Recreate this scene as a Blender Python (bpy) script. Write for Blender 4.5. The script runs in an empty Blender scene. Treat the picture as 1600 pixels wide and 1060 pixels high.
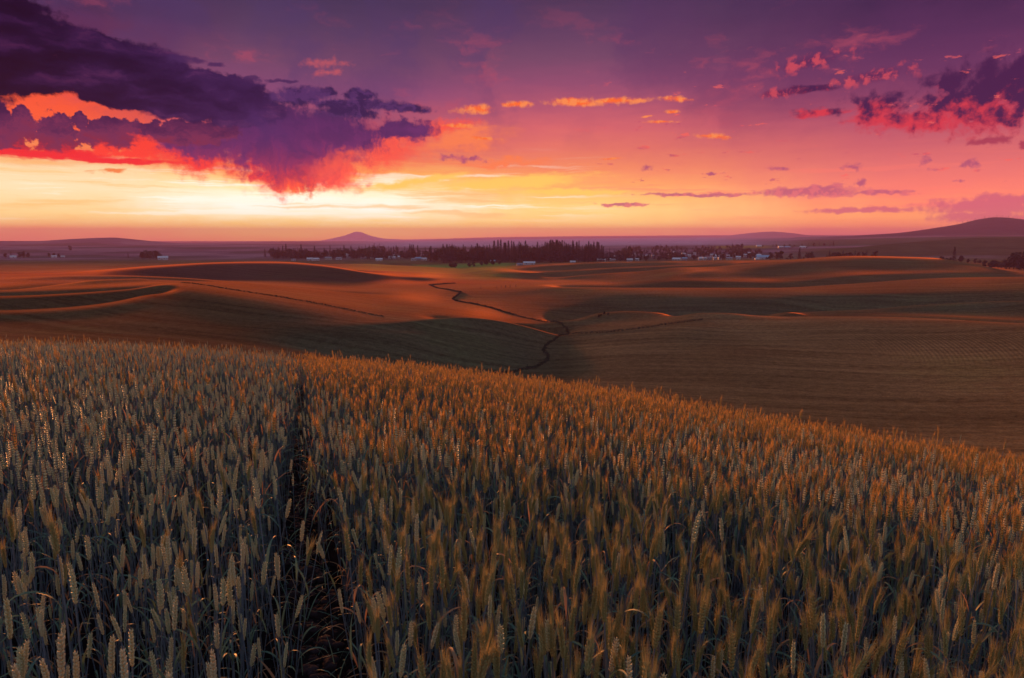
import bpy, bmesh, math, random
import numpy as np
from mathutils import Vector, Matrix, Euler
random.seed(7); RNG = np.random.default_rng(7)
SC = bpy.context.scene; COL = SC.collection
R = math.radians

# ------------------------------------------------------------------ camera
FPX = 1067.0; YH = 366.0; PITCH = math.atan((530-YH)/FPX); CAMZ = 1.95
cd = bpy.data.cameras.new("camera"); cd.sensor_width = 36; cd.lens = 24.0
cd.clip_start = 0.05; cd.clip_end = 60000
cam = bpy.data.objects.new("camera", cd); COL.objects.link(cam)
cam.location = (0, 0, CAMZ); cam.rotation_euler = (math.pi/2-PITCH, 0, 0)
cd.dof.use_dof = True; cd.dof.focus_distance = 7.0; cd.dof.aperture_fstop = 7.1
SC.camera = cam
SC.render.engine = 'CYCLES'
SC.view_settings.view_transform = 'Standard'; SC.view_settings.look = 'None'
SC.view_settings.exposure = 0.4; SC.view_settings.gamma = 1.0
SC.cycles.use_denoising = True
SC.cycles.max_bounces = 5; SC.cycles.diffuse_bounces = 3; SC.cycles.glossy_bounces = 2
SC.cycles.transmission_bounces = 4; SC.cycles.volume_bounces = 1; SC.cycles.transparent_max_bounces = 4
SC.cycles.sample_clamp_indirect = 4.0

def ray(x, y):
    """compass direction (phi from +Y, to the right) and slope dz/r of a sight line of the photo"""
    dx, dz = (x-800)/FPX, -(y-530)/FPX
    c, s = math.cos(PITCH), math.sin(PITCH)
    wy, wz = c+dz*s, -s+dz*c
    return math.atan2(dx, wy), wz/math.hypot(dx, wy)
def azel(x, y):
    p, q = ray(x, y); return math.degrees(p), math.degrees(math.atan(q))
def lin(c):
    c = c/255.0
    return c/12.92 if c <= .04045 else ((c+.055)/1.055)**2.4
def L3(c, k=1.0): return tuple(lin(v)*k for v in c)+(1.0,)

# ------------------------------------------------------------------ node shorthand
class G:
    def __init__(s, nt): s.nt = nt
    def n(s, t, **kw):
        nd = s.nt.nodes.new(t)
        for k, v in kw.items(): setattr(nd, k, v)
        return nd
    def put(s, sock, v):
        if isinstance(v, bpy.types.NodeSocket): s.nt.links.new(v, sock)
        elif v is not None:
            if sock.type == 'VALUE' or isinstance(v, (tuple, list)): sock.default_value = v
            else: sock.default_value = (v, v, v)
    def m(s, op, a, b=None, c=None, clamp=False):
        nd = s.n('ShaderNodeMath', operation=op, use_clamp=clamp)
        for i, v in enumerate((a, b, c)):
            if v is not None: s.put(nd.inputs[i], v)
        return nd.outputs[0]
    def add(s, a, b): return s.m('ADD', a, b)
    def sub(s, a, b): return s.m('SUBTRACT', a, b)
    def mul(s, a, b): return s.m('MULTIPLY', a, b)
    def mx(s, a, b): return s.m('MAXIMUM', a, b)
    def mn(s, a, b): return s.m('MINIMUM', a, b)
    def v(s, op, a, b=None):
        nd = s.n('ShaderNodeVectorMath', operation=op)
        s.put(nd.inputs[0], a)
        if b is not None: s.put(nd.inputs[1], b)
        return nd.outputs['Value'] if op in ('LENGTH', 'DOT_PRODUCT') else nd.outputs[0]
    def noise(s, vec, scale, detail=4, rough=.5, dist=0.0, col=False, dim='2D'):
        nd = s.n('ShaderNodeTexNoise', noise_dimensions=dim); s.put(nd.inputs['Vector'], vec)
        nd.inputs['Scale'].default_value = scale; nd.inputs['Detail'].default_value = detail
        nd.inputs['Roughness'].default_value = rough; nd.inputs['Distortion'].default_value = dist
        return nd.outputs['Color' if col else 'Fac']
    def ss(s, x, a, b, lo=0.0, hi=1.0, kind='SMOOTHSTEP'):
        nd = s.n('ShaderNodeMapRange', interpolation_type=kind)
        for i, v in enumerate((x, a, b, lo, hi)): s.put(nd.inputs[i], v)
        return nd.outputs[0]
    def mix(s, f, a, b, mode='MIX'):
        nd = s.n('ShaderNodeMix', data_type='RGBA', blend_type=mode)
        s.put(nd.inputs[0], f); s.put(nd.inputs[6], a); s.put(nd.inputs[7], b)
        return nd.outputs[2]
    def xyz(s, a, b, c):
        nd = s.n('ShaderNodeCombineXYZ')
        for i, v in enumerate((a, b, c)): s.put(nd.inputs[i], v)
        return nd.outputs[0]
    def sep(s, vec):
        nd = s.n('ShaderNodeSeparateXYZ'); s.put(nd.inputs[0], vec); return nd.outputs
    def ramp(s, f, stops, interp='LINEAR'):
        nd = s.n('ShaderNodeValToRGB'); cr = nd.color_ramp; cr.interpolation = interp
        stops = sorted(stops, key=lambda t: t[0])
        while len(cr.elements) < len(stops): cr.elements.new(.5)
        for e, (p, c) in zip(cr.elements, stops): e.position = p
        for e, (p, c) in zip(cr.elements, stops): e.color = c
        s.put(nd.inputs[0], f); return nd.outputs[0]
    def ell(s, vec, p0, p1, t, grow=1.0):
        """1 at the middle of a lens of cloud from p0 to p1 (photo sight lines), 0 at its rim"""
        a0, e0 = azel(*p0); a1, e1 = azel(*p1); k = 18.2
        ln = max(math.hypot(a1-a0, e1-e0)/2, .05)*grow; th = t/k*grow
        if getattr(s, 'last', None) is not None:                       # evaluate the clouds one after the other
            t = s.n('ShaderNodeVectorMath', operation='MULTIPLY_ADD')
            s.put(t.inputs[0], s.last); s.put(t.inputs[1], (1e-7, 1e-7, 0)); s.put(t.inputs[2], vec); vec = t.outputs[0]
        d = s.v('SUBTRACT', vec, ((a0+a1)/2, (e0+e1)/2, 0)); r = math.atan2(e1-e0, a1-a0)
        x = s.v('DOT_PRODUCT', d, (math.cos(r)/ln, math.sin(r)/ln, 0))
        y = s.v('DOT_PRODUCT', d, (-math.sin(r)/th, math.cos(r)/th, 0))
        return s.sub(1.0, s.v('LENGTH', s.xyz(x, y, 0.0)))
    def field(s, vec, items):
        out = None
        for it in items:
            e = s.ell(vec, *it)
            if out is None: out = e
            else: out = s.m('SMOOTH_MAX', out, e, .15)
            s.last = out
        return out

# ------------------------------------------------------------------ sun and sky
SUN_AZ, SUN_EL = R(-20.5), R(3.7)
sd = bpy.data.lights.new("sun", 'SUN'); sd.energy = 5.0; sd.angle = R(2.0); sd.color = (1.0, .31, .075)
sun = bpy.data.objects.new("sun", sd); COL.objects.link(sun)
sun.rotation_euler = (math.pi/2-SUN_EL, 0, math.pi-SUN_AZ)
sun.location = (-300, 900, 300)

def make_world():
    w = bpy.data.worlds.new("World"); SC.world = w; w.use_nodes = True
    nt = w.node_tree; nt.nodes.clear(); g = G(nt)
    D = g.n('ShaderNodeTexCoord').outputs['Generated']
    D = g.v('NORMALIZE', D)
    dx, dy, dz = g.sep(D)[:3]
    az = g.mul(g.m('ARCTAN2', dx, dy), 57.29578)
    el = g.mul(g.m('ARCSINE', dz), 57.29578)
    S0 = g.xyz(az, el, 0.0)
    # gentle warp of everything
    nA = g.noise(S0, .22, 5, .6, col=True)
    nB = g.noise(g.v('MULTIPLY', S0, (.55, 1.0, 1)), 1.1, 5, .62, col=True)
    wv = g.v('ADD', g.v('MULTIPLY', g.v('SUBTRACT', nA, (.5, .5, .5)), (5.0, 3.0, 0)),
             g.v('MULTIPLY', g.v('SUBTRACT', nB, (.5, .5, .5)), (2.2, 1.6, 0)))
    S = g.v('ADD', S0, wv)                                             # puffy clouds
    St = g.v('ADD', S0, g.v('MULTIPLY', g.v('SUBTRACT', nB, (.5, .5, .5)), (3.0, .7, 0)))   # streaky ones
    fine = g.noise(S0, 1.6, 8, .6)
    fine2 = g.noise(g.v('MULTIPLY', S0, (.25, 1.5, 1)), 1.0, 6, .6)    # long level streaks
    puff = g.noise(g.v('MULTIPLY', S, (.8, 1.1, 1)), .9, 8, .62)

    def col(x, stops):
        st = []
        for y, c in stops:
            e = azel(x, y)[1] if y > -900 else 60
            st.append(((e+2)/40.0, L3(c)))
        return [t for t in st if 0 <= t[0] <= 1]
    elw = g.add(el, g.mul(g.sub(fine2, .5), .9))
    f = g.m('DIVIDE', g.add(elw, 2.0), 40.0, clamp=True)
    TOP = [(-150, (58, 45, 92)), (-400, (52, 50, 105))]
    cL = g.ramp(f, col(80, [(400, (235, 125, 100)), (377, (255, 140, 90)), (366, (255, 165, 88)), (352, (249, 192, 112)), (335, (248, 214, 140)),
        (318, (247, 215, 155)), (290, (248, 224, 178)), (262, (248, 216, 165)), (244, (250, 150, 90)), (215, (252, 92, 58)), (185, (255, 96, 56)), (140, (245, 84, 56)),
        (105, (135, 52, 88)), (60, (96, 46, 84)), (20, (88, 46, 86)), (0, (72, 44, 82))]+TOP))
    cC = g.ramp(f, col(510, [(400, (245, 145, 95)), (376, (255, 172, 84)), (365, (255, 205, 96)), (352, (250, 212, 122)), (338, (250, 236, 190)), (325, (250, 250, 235)),
        (305, (252, 246, 215)), (290, (252, 226, 160)), (272, (252, 180, 90)), (250, (246, 120, 84)), (215, (205, 88, 105)), (180, (165, 82, 112)), (145, (135, 74, 116)),
        (100, (112, 70, 104)), (50, (86, 61, 96)), (0, (68, 53, 88))]+TOP))
    cM = g.ramp(f, col(860, [(400, (235, 130, 110)), (373, (253, 148, 98)), (362, (254, 184, 92)), (348, (252, 208, 118)), (330, (253, 212, 130)), (312, (253, 198, 112)),
        (290, (252, 168, 98)), (265, (246, 142, 98)), (235, (236, 122, 104)), (200, (218, 104, 110)), (165, (180, 88, 112)), (130, (146, 78, 112)),
        (90, (116, 72, 104)), (45, (93, 62, 97)), (0, (75, 54, 88))]+TOP))
    cR = g.ramp(f, col(1400, [(400, (200, 100, 110)), (366, (226, 112, 112)), (356, (250, 138, 98)), (340, (252, 158, 98)), (318, (248, 138, 100)), (295, (240, 122, 106)),
        (260, (226, 112, 110)), (220, (205, 98, 110)), (185, (176, 82, 108)), (150, (140, 66, 102)), (110, (112, 56, 98)), (60, (84, 46, 88)), (0, (62, 38, 78))]+TOP))
    azw = g.add(az, g.mul(g.sub(nA_x(g, nA), .5), 8.0))
    base = g.mix(g.ss(azw, azel(120, 300)[0], azel(430, 300)[0]), cL, cC)
    base = g.mix(g.ss(azw, azel(560, 300)[0], azel(860, 300)[0]), base, cM)
    base = g.mix(g.ss(azw, azel(900, 300)[0], azel(1420, 300)[0]), base, cR)
    # pale streaks and ochre streaks in the bright low sky
    low = g.mul(g.ss(el, .6, 2.0), g.ss(el, 7.5, 3.0))
    stk = g.noise(g.v('MULTIPLY', g.v('ADD', S0, g.v('MULTIPLY', wv, (.3, .12, 0))), (.07, 1.6, 1)), 1.0, 5, .6)
    base = g.mix(g.mul(low, g.ss(stk, .52, .68, 0, .65)), base, g.mix(g.ss(az, -14, 22), L3((250, 190, 110)), L3((245, 120, 105))))
    base = g.mix(g.mul(g.mul(low, g.ss(stk, .46, .34, 0, .8)), g.ss(az, 12, -4)), base, L3((255, 250, 232)))
    # soft mottling of the high veil
    hi = g.ss(el, 5, 12)
    base = g.mix(g.mul(hi, g.ss(g.noise(S, .13, 5, .55), .4, .68, 0, .4)), base, g.mix(g.ss(az, -5, 20), L3((72, 56, 106)), L3((88, 48, 92))))
    base = g.mix(g.mul(g.mul(hi, g.ss(el, 19, 12)), g.ss(g.noise(g.v('MULTIPLY', St, (.4, 1, 1)), .35, 6, .62), .55, .75, 0, .5)), base, L3((190, 78, 100)))
    def clouds(side):
        c = base; g.last = None

        def layer(c, items, colr, lo=0.0, hi=.45, nz=None, amt=.9, vec=None, alpha=1.0, mask=None):
            items = [t for t in items if (min(t[0][0], t[1][0]) < 990 if side == 'L' else max(t[0][0], t[1][0]) > 900)]
            if not items: return c, None, None
            F = g.field(vec if vec is not None else S, items)
            F = g.add(F, g.mul(g.sub(nz if nz is not None else fine, .5), amt))
            a = g.ss(F, lo, hi, 0, alpha)
            if mask is not None: a = g.mul(a, mask)
            g.last = a
            return g.mix(a, c, colr), a, F

        # --- red glow under the rain cloud and to its right
        c, _, _ = layer(c, [((180, 235), (400, 255), 26), ((330, 250), (520, 285), 30)], L3((245, 62, 56)), -.2, .7, amt=.6)
        c, _, _ = layer(c, [((500, 235), (690, 225), 42), ((620, 205), (760, 190), 16), ((470, 270), (570, 275), 28)], L3((252, 88, 72)), -.2, .8, amt=.7)
        c, _, _ = layer(c, [((640, 235), (800, 205), 22), ((700, 260), (860, 250), 8)], L3((252, 128, 82)), -.2, .8, amt=.9, nz=fine2)
        c, _, _ = layer(c, [((540, 300), (760, 268), 8), ((620, 292), (980, 275), 12), ((760, 300), (1000, 300), 7)], L3((253, 198, 96)), -.1, .7, amt=1.0, nz=fine2, vec=St)
        # --- rain cloud: violet body, red towards its lower fringe
        vs = g.noise(g.v('MULTIPLY', g.v('ADD', S0, g.v('MULTIPLY', wv, (.5, .3, 0))), (1.6, .16, 1)), 1.0, 5, .6)   # falling streaks
        fr = g.add(el, g.mul(g.sub(vs, .5), 3.2))
        e_of = lambda x, y: azel(x, y)[1]
        rain_c = g.ramp(g.ss(fr, e_of(500, 312), e_of(500, 150), kind='LINEAR'),
            [(0, L3((255, 150, 70))), (.10, L3((250, 84, 56))), (.22, L3((205, 58, 72))), (.34, L3((140, 48, 92))), (.5, L3((108, 46, 102))), (.72, L3((88, 42, 98))), (1, L3((66, 38, 88)))])
        rain_c = g.mix(g.ss(puff, .4, .65, 0, .55), rain_c, g.mix(.55, rain_c, L3((50, 34, 84))))
        Sf = g.v('ADD', S0, g.v('MULTIPLY', wv, (.55, .8, 0)))
        c, aR, _ = layer(c, [((250, 215), (640, 210), 48), ((340, 215), (560, 245), 62), ((440, 230), (500, 306), 38), ((400, 250), (520, 262), 44), ((560, 205), (690, 196), 20), ((220, 222), (400, 220), 28)],
                         rain_c, -.02, .40, nz=g.m('MULTIPLY_ADD', vs, .5, g.mul(fine, .5)), amt=1.0, vec=Sf)
        c, _, _ = layer(c, [((470, 268), (560, 250), 26), ((515, 275), (560, 262), 32)], L3((252, 90, 72)), .0, .9, nz=vs, amt=1.4, vec=Sf, alpha=.8)
        # --- violet cumulus bank on the left with a red underside
        bank_c = g.ramp(g.ss(g.add(el, g.mul(g.sub(puff, .5), 5.0)), e_of(60, 245), e_of(60, 165), kind='LINEAR'),
            [(0, L3((196, 42, 56))), (.16, L3((130, 42, 72))), (.5, L3((118, 46, 84))), (.75, L3((92, 38, 80))), (1, L3((70, 30, 74)))])
        c, _, _ = layer(c, [((-90, 215), (60, 218), 44), ((-60, 175), (16, 172), 24), ((20, 192), (62, 192), 24), ((50, 215), (130, 215), 30), ((115, 190), (140, 188), 12), ((155, 190), (175, 190), 9),
                            ((110, 212), (240, 210), 22), ((200, 208), (380, 205), 18)], bank_c, .02, .16, nz=g.m('MULTIPLY_ADD', fine, .7, g.mul(puff, .3)), amt=1.3, vec=g.v('ADD', S0, g.v('MULTIPLY', wv, (.25, .3, 0))), mask=g.ss(el, e_of(60, 246), e_of(60, 239)))
        c, _, _ = layer(c, [((-60, 238), (200, 246), 7), ((60, 248), (280, 254), 5), ((-60, 236), (60, 236), 5)], L3((240, 44, 50)), -.1, .5, nz=fine2, amt=1.3, vec=St)
        c, _, _ = layer(c, [((140, 230), (185, 240), 10), ((150, 234), (260, 246), 7), ((200, 226), (250, 232), 20)], L3((252, 66, 52)), -.1, .6, nz=fine, amt=1.3, vec=St)
        c, _, _ = layer(c, [((140, 268), (210, 267), 3.2)], L3((240, 130, 70)), -.1, .6, nz=fine2, amt=1.0, vec=St)
        # --- great dark band falling from the top left corner
        rt = g.n('ShaderNodeMapping'); g.put(rt.inputs['Vector'], g.v('ADD', S0, g.v('MULTIPLY', wv, (.5, .4, 0)))); rt.inputs['Rotation'].default_value = (0, 0, R(13)); rt.inputs['Scale'].default_value = (.28, 1.0, 1)
        bn = g.noise(rt.outputs[0], .8, 7, .58)
        dark_c = g.ramp(bn, [(.34, L3((4, 2, 32))), (.5, L3((14, 6, 44))), (.62, L3((42, 18, 62))), (.75, L3((68, 28, 70)))])
        dark_c = g.mix(g.ss(az, -36, -20), dark_c, g.ramp(bn, [(.35, L3((24, 14, 58))), (.6, L3((50, 28, 78))), (.75, L3((92, 48, 96)))]))
        bl = g.m('MULTIPLY_ADD', bn, .65, g.mul(fine, .35))
        c, _, FD = layer(c, [((-200, -10), (130, 78), 62), ((-200, 78), (170, 122), 38), ((20, 74), (330, 140), 44), ((130, 125), (400, 160), 36), ((250, 140), (440, 158), 30), ((300, 165), (450, 176), 24), ((90, 140), (300, 168), 14), ((-200, 40), (60, 80), 80)],
                         dark_c, -.02, .20, nz=bl, amt=1.1, vec=g.v('ADD', S0, g.v('MULTIPLY', wv, (.3, .35, 0))))
        c, _, _ = layer(c, [((244, 88), (324, 97), 7), ((318, 100), (362, 104), 4), ((372, 121), (412, 125), 4), ((415, 125), (470, 128), 2.5)], L3((62, 36, 86)), -.1, .5, nz=fine2, amt=.8, vec=St, alpha=.85)
        # --- darker tufts in the middle
        tuft_c = g.mix(g.ss(puff, .42, .6), L3((46, 30, 78)), L3((78, 46, 100)))
        c, _, _ = layer(c, [((415, 152), (530, 150), 14), ((492, 144), (528, 144), 9), ((530, 148), (588, 150), 11), ((470, 160), (640, 166), 9), ((560, 164), (680, 171), 7), ((500, 174), (600, 176), 9)],
                        tuft_c, -.12, .45, nz=fine, amt=1.3, vec=g.v('ADD', S0, g.v('MULTIPLY', wv, (.45, .2, 0))))
        c, _, _ = layer(c, [((340, 175), (470, 230), 26)], L3((72, 42, 100)), -.2, .8, nz=puff, amt=1.0, alpha=.6)
        c, _, _ = layer(c, [((620, 205), (680, 194), 12)], L3((104, 48, 106)), -.2, .8, nz=fine, amt=.5, vec=Sf, alpha=.85)
        c, _, _ = layer(c, [((455, 100), (560, 99), 10), ((480, 118), (540, 108), 7)], L3((206, 90, 96)), .1, 1.3, nz=fine, amt=2.2, vec=St, alpha=.75)
        # --- right hand broken cloud, dark above, red below
        pr = g.noise(g.v('ADD', S0, g.v('MULTIPLY', wv, (.2, .1, 0))), 1.0, 8, .6)
        red_f = g.ss(g.add(g.add(el, g.mul(g.sub(az, 28), .12)), g.mul(g.sub(pr, .5), 8.0)), e_of(1450, 202), e_of(1450, 138))
        rc = g.mix(red_f, L3((214, 58, 76)), L3((66, 30, 76)))
        c, _, _ = layer(c, [((1400, 168), (1660, 166), 34), ((1320, 172), (1420, 172), 24), ((1480, 140), (1680, 120), 38), ((1560, 110), (1680, 95), 22), ((1440, 130), (1520, 130), 18), ((1340, 190), (1560, 188), 16)],
                        rc, -.15, .55, nz=pr, amt=1.9, vec=g.v('ADD', S0, g.v('MULTIPLY', wv, (.3, .15, 0))))
        c, _, _ = layer(c, [((1236, 178), (1330, 173), 7), ((1300, 186), (1480, 192), 8), ((1180, 150), (1330, 132), 5)], rc, -.1, .6, nz=fine2, amt=1.4, vec=St)
        c, _, _ = layer(c, [((1280, 134), (1445, 104), 11), ((1195, 112), (1345, 78), 12), ((1180, 150), (1260, 140), 8)], g.mix(g.ss(pr, .45, .6), L3((92, 38, 84)), L3((206, 74, 90))), -.1, .9, nz=pr, amt=2.6, vec=S0, alpha=.85)
        c, _, _ = layer(c, [((1515, 222), (1590, 216), 7), ((1585, 228), (1640, 222), 7)], L3((170, 62, 86)), .0, .6, nz=pr, amt=1.8, vec=St)
        # --- bright orange lenses
        org = g.mix(g.ss(fine, .42, .58), L3((255, 108, 48)), L3((252, 140, 80)))
        c, _, _ = layer(c, [((834, 157), (960, 163), 7), ((900, 161), (1022, 154), 5), ((1020, 153), (1078, 155), 4.5), ((702, 173), (780, 167), 7), ((790, 162), (828, 164), 5), ((1005, 190), (1068, 190), 2.6),
                            ((1084, 210), (1162, 214), 4.5), ((994, 182), (1020, 181), 1.8), ((1036, 176), (1066, 174), 4), ((930, 250), (985, 247), 2.6), ((720, 214), (790, 217), 3), ((685, 195), (745, 197), 4)],
                        org, -.1, .8, nz=g.m('MULTIPLY_ADD', fine2, .45, g.mul(fine, .55)), amt=2.4, vec=g.v('ADD', S0, g.v('MULTIPLY', wv, (.7, .12, 0))))
        # --- little mauve clouds low on the right, and scattered pink flecks
        mauve = g.mix(g.ss(fine, .45, .6), L3((176, 84, 112)), L3((208, 100, 112)))
        c, _, _ = layer(c, [((1306, 263), (1352, 260), 6), ((1432, 256), (1446, 260), 9), ((1490, 263), (1534, 257), 7), ((1442, 266), (1474, 266), 3), ((1004, 262), (1030, 262), 9), ((1086, 272), (1128, 271), 3),
                            ((1196, 264), (1236, 264), 4), ((1320, 286), (1356, 284), 5), ((684, 246), (764, 250), 6), ((1484, 285), (1510, 284), 3)], mauve, .05, .8, nz=pr, amt=3.4, vec=g.v('ADD', S0, g.v('MULTIPLY', wv, (.25, .15, 0))))
        c, _, _ = layer(c, [((1170, 302), (1370, 298), 9), ((1240, 298), (1330, 292), 6), ((1330, 301), (1440, 301), 4), ((980, 304), (1200, 305), 3.5), ((930, 319), (1010, 320), 3)], mauve, -.1, .5, nz=fine, amt=1.2, vec=St, alpha=.9)
        c, _, _ = layer(c, [((1420, 325), (1680, 322), 15), ((1240, 330), (1460, 326), 5), ((1500, 312), (1680, 312), 8), ((1440, 340), (1640, 338), 9)], L3((192, 88, 112)), -.1, .6, nz=fine, amt=1.1, vec=St, alpha=.85)
        fl = g.noise(g.v('MULTIPLY', S0, (.42, 1.5, 1)), 1.0, 6, .66)
        reg = g.mul(g.mul(g.ss(az, 2, 12), g.ss(el, 2.6, 4.5)), g.ss(el, 15.0, 9.5))
        c = g.mix(g.mul(reg, g.ss(fl, .645, .70, 0, .8)), c, g.mix(g.ss(nA_x(g, nB), .4, .6), L3((244, 100, 92)), L3((190, 80, 106))))
        return c
    # --- the sky outside the picture: unseen, brightened to a cool blue fill light
    behind = g.m('MAXIMUM', g.ss(g.m('ABSOLUTE', az), 48, 85), g.ss(el, 20, 42))
    back = g.ramp(g.ss(el, 0, 60, kind='LINEAR'), [(0, (.16, .14, .17, 1)), (.25, (.20, .235, .32, 1)), (1, (.19, .27, .42, 1))])
    def bgd(c):
        b = g.n('ShaderNodeBackground'); g.put(b.inputs[0], c); g.put(b.inputs[1], g.ss(el, 7, 1.2, .76, .97)); return b.outputs[0]
    def mixs(f, a, b):
        m = g.n('ShaderNodeMixShader'); g.put(m.inputs[0], f); g.put(m.inputs[1], a); g.put(m.inputs[2], b); return m.outputs[0]
    sh = mixs(g.ss(az, 6.5, 9.0), bgd(clouds('L')), bgd(clouds('R')))
    sh = mixs(behind, sh, bgd(back))
    sh = mixs(g.ss(el, -.6, -2.5), sh, bgd((.02, .012, .012, 1)))      # below the horizon
    out = g.n('ShaderNodeOutputWorld'); nt.links.new(sh, out.inputs[0])
    w.cycles.sampling_method = 'NONE'
def nA_x(g, v): return g.sep(v)[0]
make_world()

# ------------------------------------------------------------------ materials
def new_mat(name):
    m = bpy.data.materials.new(name); m.use_nodes = True; nt = m.node_tree; nt.nodes.clear()
    g = G(nt); o = g.n('ShaderNodeOutputMaterial')
    return m, g, o
def pmat(name, col, rough=.8, spec=.3, vary=.25, scale=3.0, trans=0.0, metal=0.0, bump=0.0):
    """principled surface whose colour wanders a little"""
    m, g, o = new_mat(name)
    tc = g.n('ShaderNodeTexCoord').outputs['Object']; oi = g.n('ShaderNodeObjectInfo').outputs['Random']
    nz = g.noise(tc, scale, 4, .6, dim='3D')
    k = g.add(g.ss(nz, .3, .7, 1-vary, 1+vary, 'LINEAR'), g.mul(g.sub(oi, .5), vary))
    c = g.mix(1.0, tuple(col)+(1,), g.xyz(k, k, k), 'MULTIPLY')
    b = g.n('ShaderNodeBsdfPrincipled'); g.put(b.inputs['Base Color'], c)
    b.inputs['Roughness'].default_value = rough; b.inputs['Specular IOR Level'].default_value = spec; b.inputs['Metallic'].default_value = metal
    if bump:
        bp = g.n('ShaderNodeBump'); bp.inputs['Strength'].default_value = bump; g.put(bp.inputs['Height'], nz); g.nt.links.new(bp.outputs[0], b.inputs['Normal'])
    sh = b.outputs[0]
    if trans:
        t = g.n('ShaderNodeBsdfTranslucent'); g.put(t.inputs[0], c); mxs = g.n('ShaderNodeMixShader'); mxs.inputs[0].default_value = trans
        g.nt.links.new(sh, mxs.inputs[1]); g.nt.links.new(t.outputs[0], mxs.inputs[2]); sh = mxs.outputs[0]
    g.nt.links.new(sh, o.inputs[0]); return m

# ------------------------------------------------------------------ the lie of the land (surveyed ridges, valleys and slopes)
# each entry: (photo x, photo y, distance in m) on the surface; dips behind crests are given the same way
def P(*pts): return list(pts)
BASE, RIDGES = [], []
def base(pts, r=None): BASE.append(sorted(pts))
def ridge(pts, dip=0.0, dr=1.1, fl=70, fr=70, wide=0.0):
    """crest (or hollow) line over part of the view; dip = how far the ground falls away hidden behind it"""
    RIDGES.append((sorted(pts), dip, dr, fl, fr))
X0, X1 = -300, 1900
# ---- continuous lines, near to far
base([(X0, 590, 55), (0, 590, 55), (400, 602, 55), (800, 650, 55), (1200, 712, 52), (1600, 768, 48), (X1, 800, 46)])
base([(X0, 556, 95), (0, 556, 95), (400, 576, 95), (700, 608, 98), (900, 640, 90), (1200, 690, 82), (1600, 728, 78), (X1, 745, 76)])
base([(X0, 523, 165), (0, 523, 165), (200, 526, 168), (450, 548, 166), (600, 568, 160), (800, 585, 175), (860, 580, 190), (1000, 610, 150), (1300, 655, 124), (1450, 680, 112), (1600, 698, 104), (X1, 715, 98)])
base([(X0, 508, 190), (0, 508, 190), (200, 502, 200), (450, 522, 188), (600, 520, 195), (720, 528, 212), (830, 545, 235), (870, 540, 250), (1000, 545, 232), (1300, 550, 224), (1600, 562, 208), (X1, 575, 190)])
base([(X0, 466, 262), (0, 465, 262), (100, 461, 269), (190, 454, 284), (240, 447, 297), (275, 443.5, 308), (320, 449, 294), (350, 455, 281), (460, 475, 253), (540, 490, 242), (600, 501, 234), (720, 506, 262), (800, 509, 285), (880, 515, 292),
      (1000, 512, 285), (1060, 508, 282), (1150, 501, 303), (1260, 497.5, 311), (1350, 497, 312), (1450, 500, 304), (1600, 507.5, 286), (X1, 518, 262)])
base([(X0, 470, 380), (0, 446, 390), (200, 441, 405), (300, 443, 405), (430, 456, 350), (600, 474, 335), (720, 487, 325), (800, 500, 330), (880, 505, 335), (1000, 490, 385), (1250, 493, 392), (1420, 493, 384), (1600, 500, 360), (X1, 505, 345)])
base([(X0, 440, 430), (0, 437, 430), (60, 434, 436), (120, 432, 440), (200, 433, 436), (280, 436.5, 425), (400, 446, 400), (500, 456, 385), (600, 465, 372), (700, 473, 410), (780, 474, 420),
      (870, 457.5, 488), (950, 460, 465), (1100, 467, 435), (1230, 471, 423), (1350, 463.5, 444), (1480, 458.5, 460), (1600, 456, 466), (X1, 452, 470)])
base([(X0, 441, 500), (0, 441, 500), (300, 441.5, 505), (430, 447, 500), (560, 452, 510), (680, 451.5, 520), (780, 451, 522), (900, 451.5, 506), (1100, 452, 500), (1200, 452, 498), (1320, 446, 530), (1420, 439, 562), (1500, 435.5, 580), (1600, 434.5, 590), (X1, 434, 590)])
base([(X0, 436, 570), (0, 436, 570), (300, 441, 565), (430, 441.5, 565), (600, 441, 600), (700, 443, 640), (850, 444, 620), (950, 444, 620), (1050, 440, 585), (1200, 440, 600), (1330, 428, 650), (1450, 425, 680), (1600, 434, 640), (X1, 440, 640)])
base([(X0, 430, 620), (0, 430, 625), (110, 426.5, 660), (250, 416, 700), (350, 411.5, 715), (430, 410.5, 720), (500, 415, 700), (570, 427, 660), (640, 435, 655), (700, 436.5, 690), (780, 438, 675), (900, 442, 660), (970, 440, 640),
      (1050, 430, 640), (1130, 420, 702), (1200, 411, 745), (1330, 402, 800), (1450, 405, 790), (1530, 416, 750), (1600, 428, 700), (X1, 440, 650)])
base([(X0, 424, 860), (0, 424, 860), (250, 420, 870), (430, 419, 880), (560, 420, 900), (700, 423, 880), (780, 425.2, 750), (850, 416.5, 802), (950, 411.5, 862), (1060, 410.5, 890), (1160, 410, 905), (1250, 408, 940), (1400, 412, 940), (1600, 434, 800), (X1, 440, 790)])
base([(X0, 412, 1060), (0, 412, 1060), (250, 409, 1130), (400, 409, 1150), (560, 409, 1150), (760, 414, 1030), (900, 412, 1060), (1050, 410, 1100), (1200, 408, 1120), (1400, 409, 1100), (1500, 414, 1040), (1600, 427, 900), (X1, 430, 880)])
base([(X0, 400, 1600), (0, 400, 1600), (300, 399, 1600), (600, 396, 1650), (850, 396, 1600), (1200, 394, 1600), (1350, 396, 1450), (1600, 402, 1300), (X1, 403, 1300)])
base([(X0, 386, 2700), (0, 386, 2700), (400, 386, 2700), (800, 384, 2700), (1200, 382, 2500), (1350, 379, 2500), (1600, 372.5, 2400), (X1, 373, 2400)])
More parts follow.
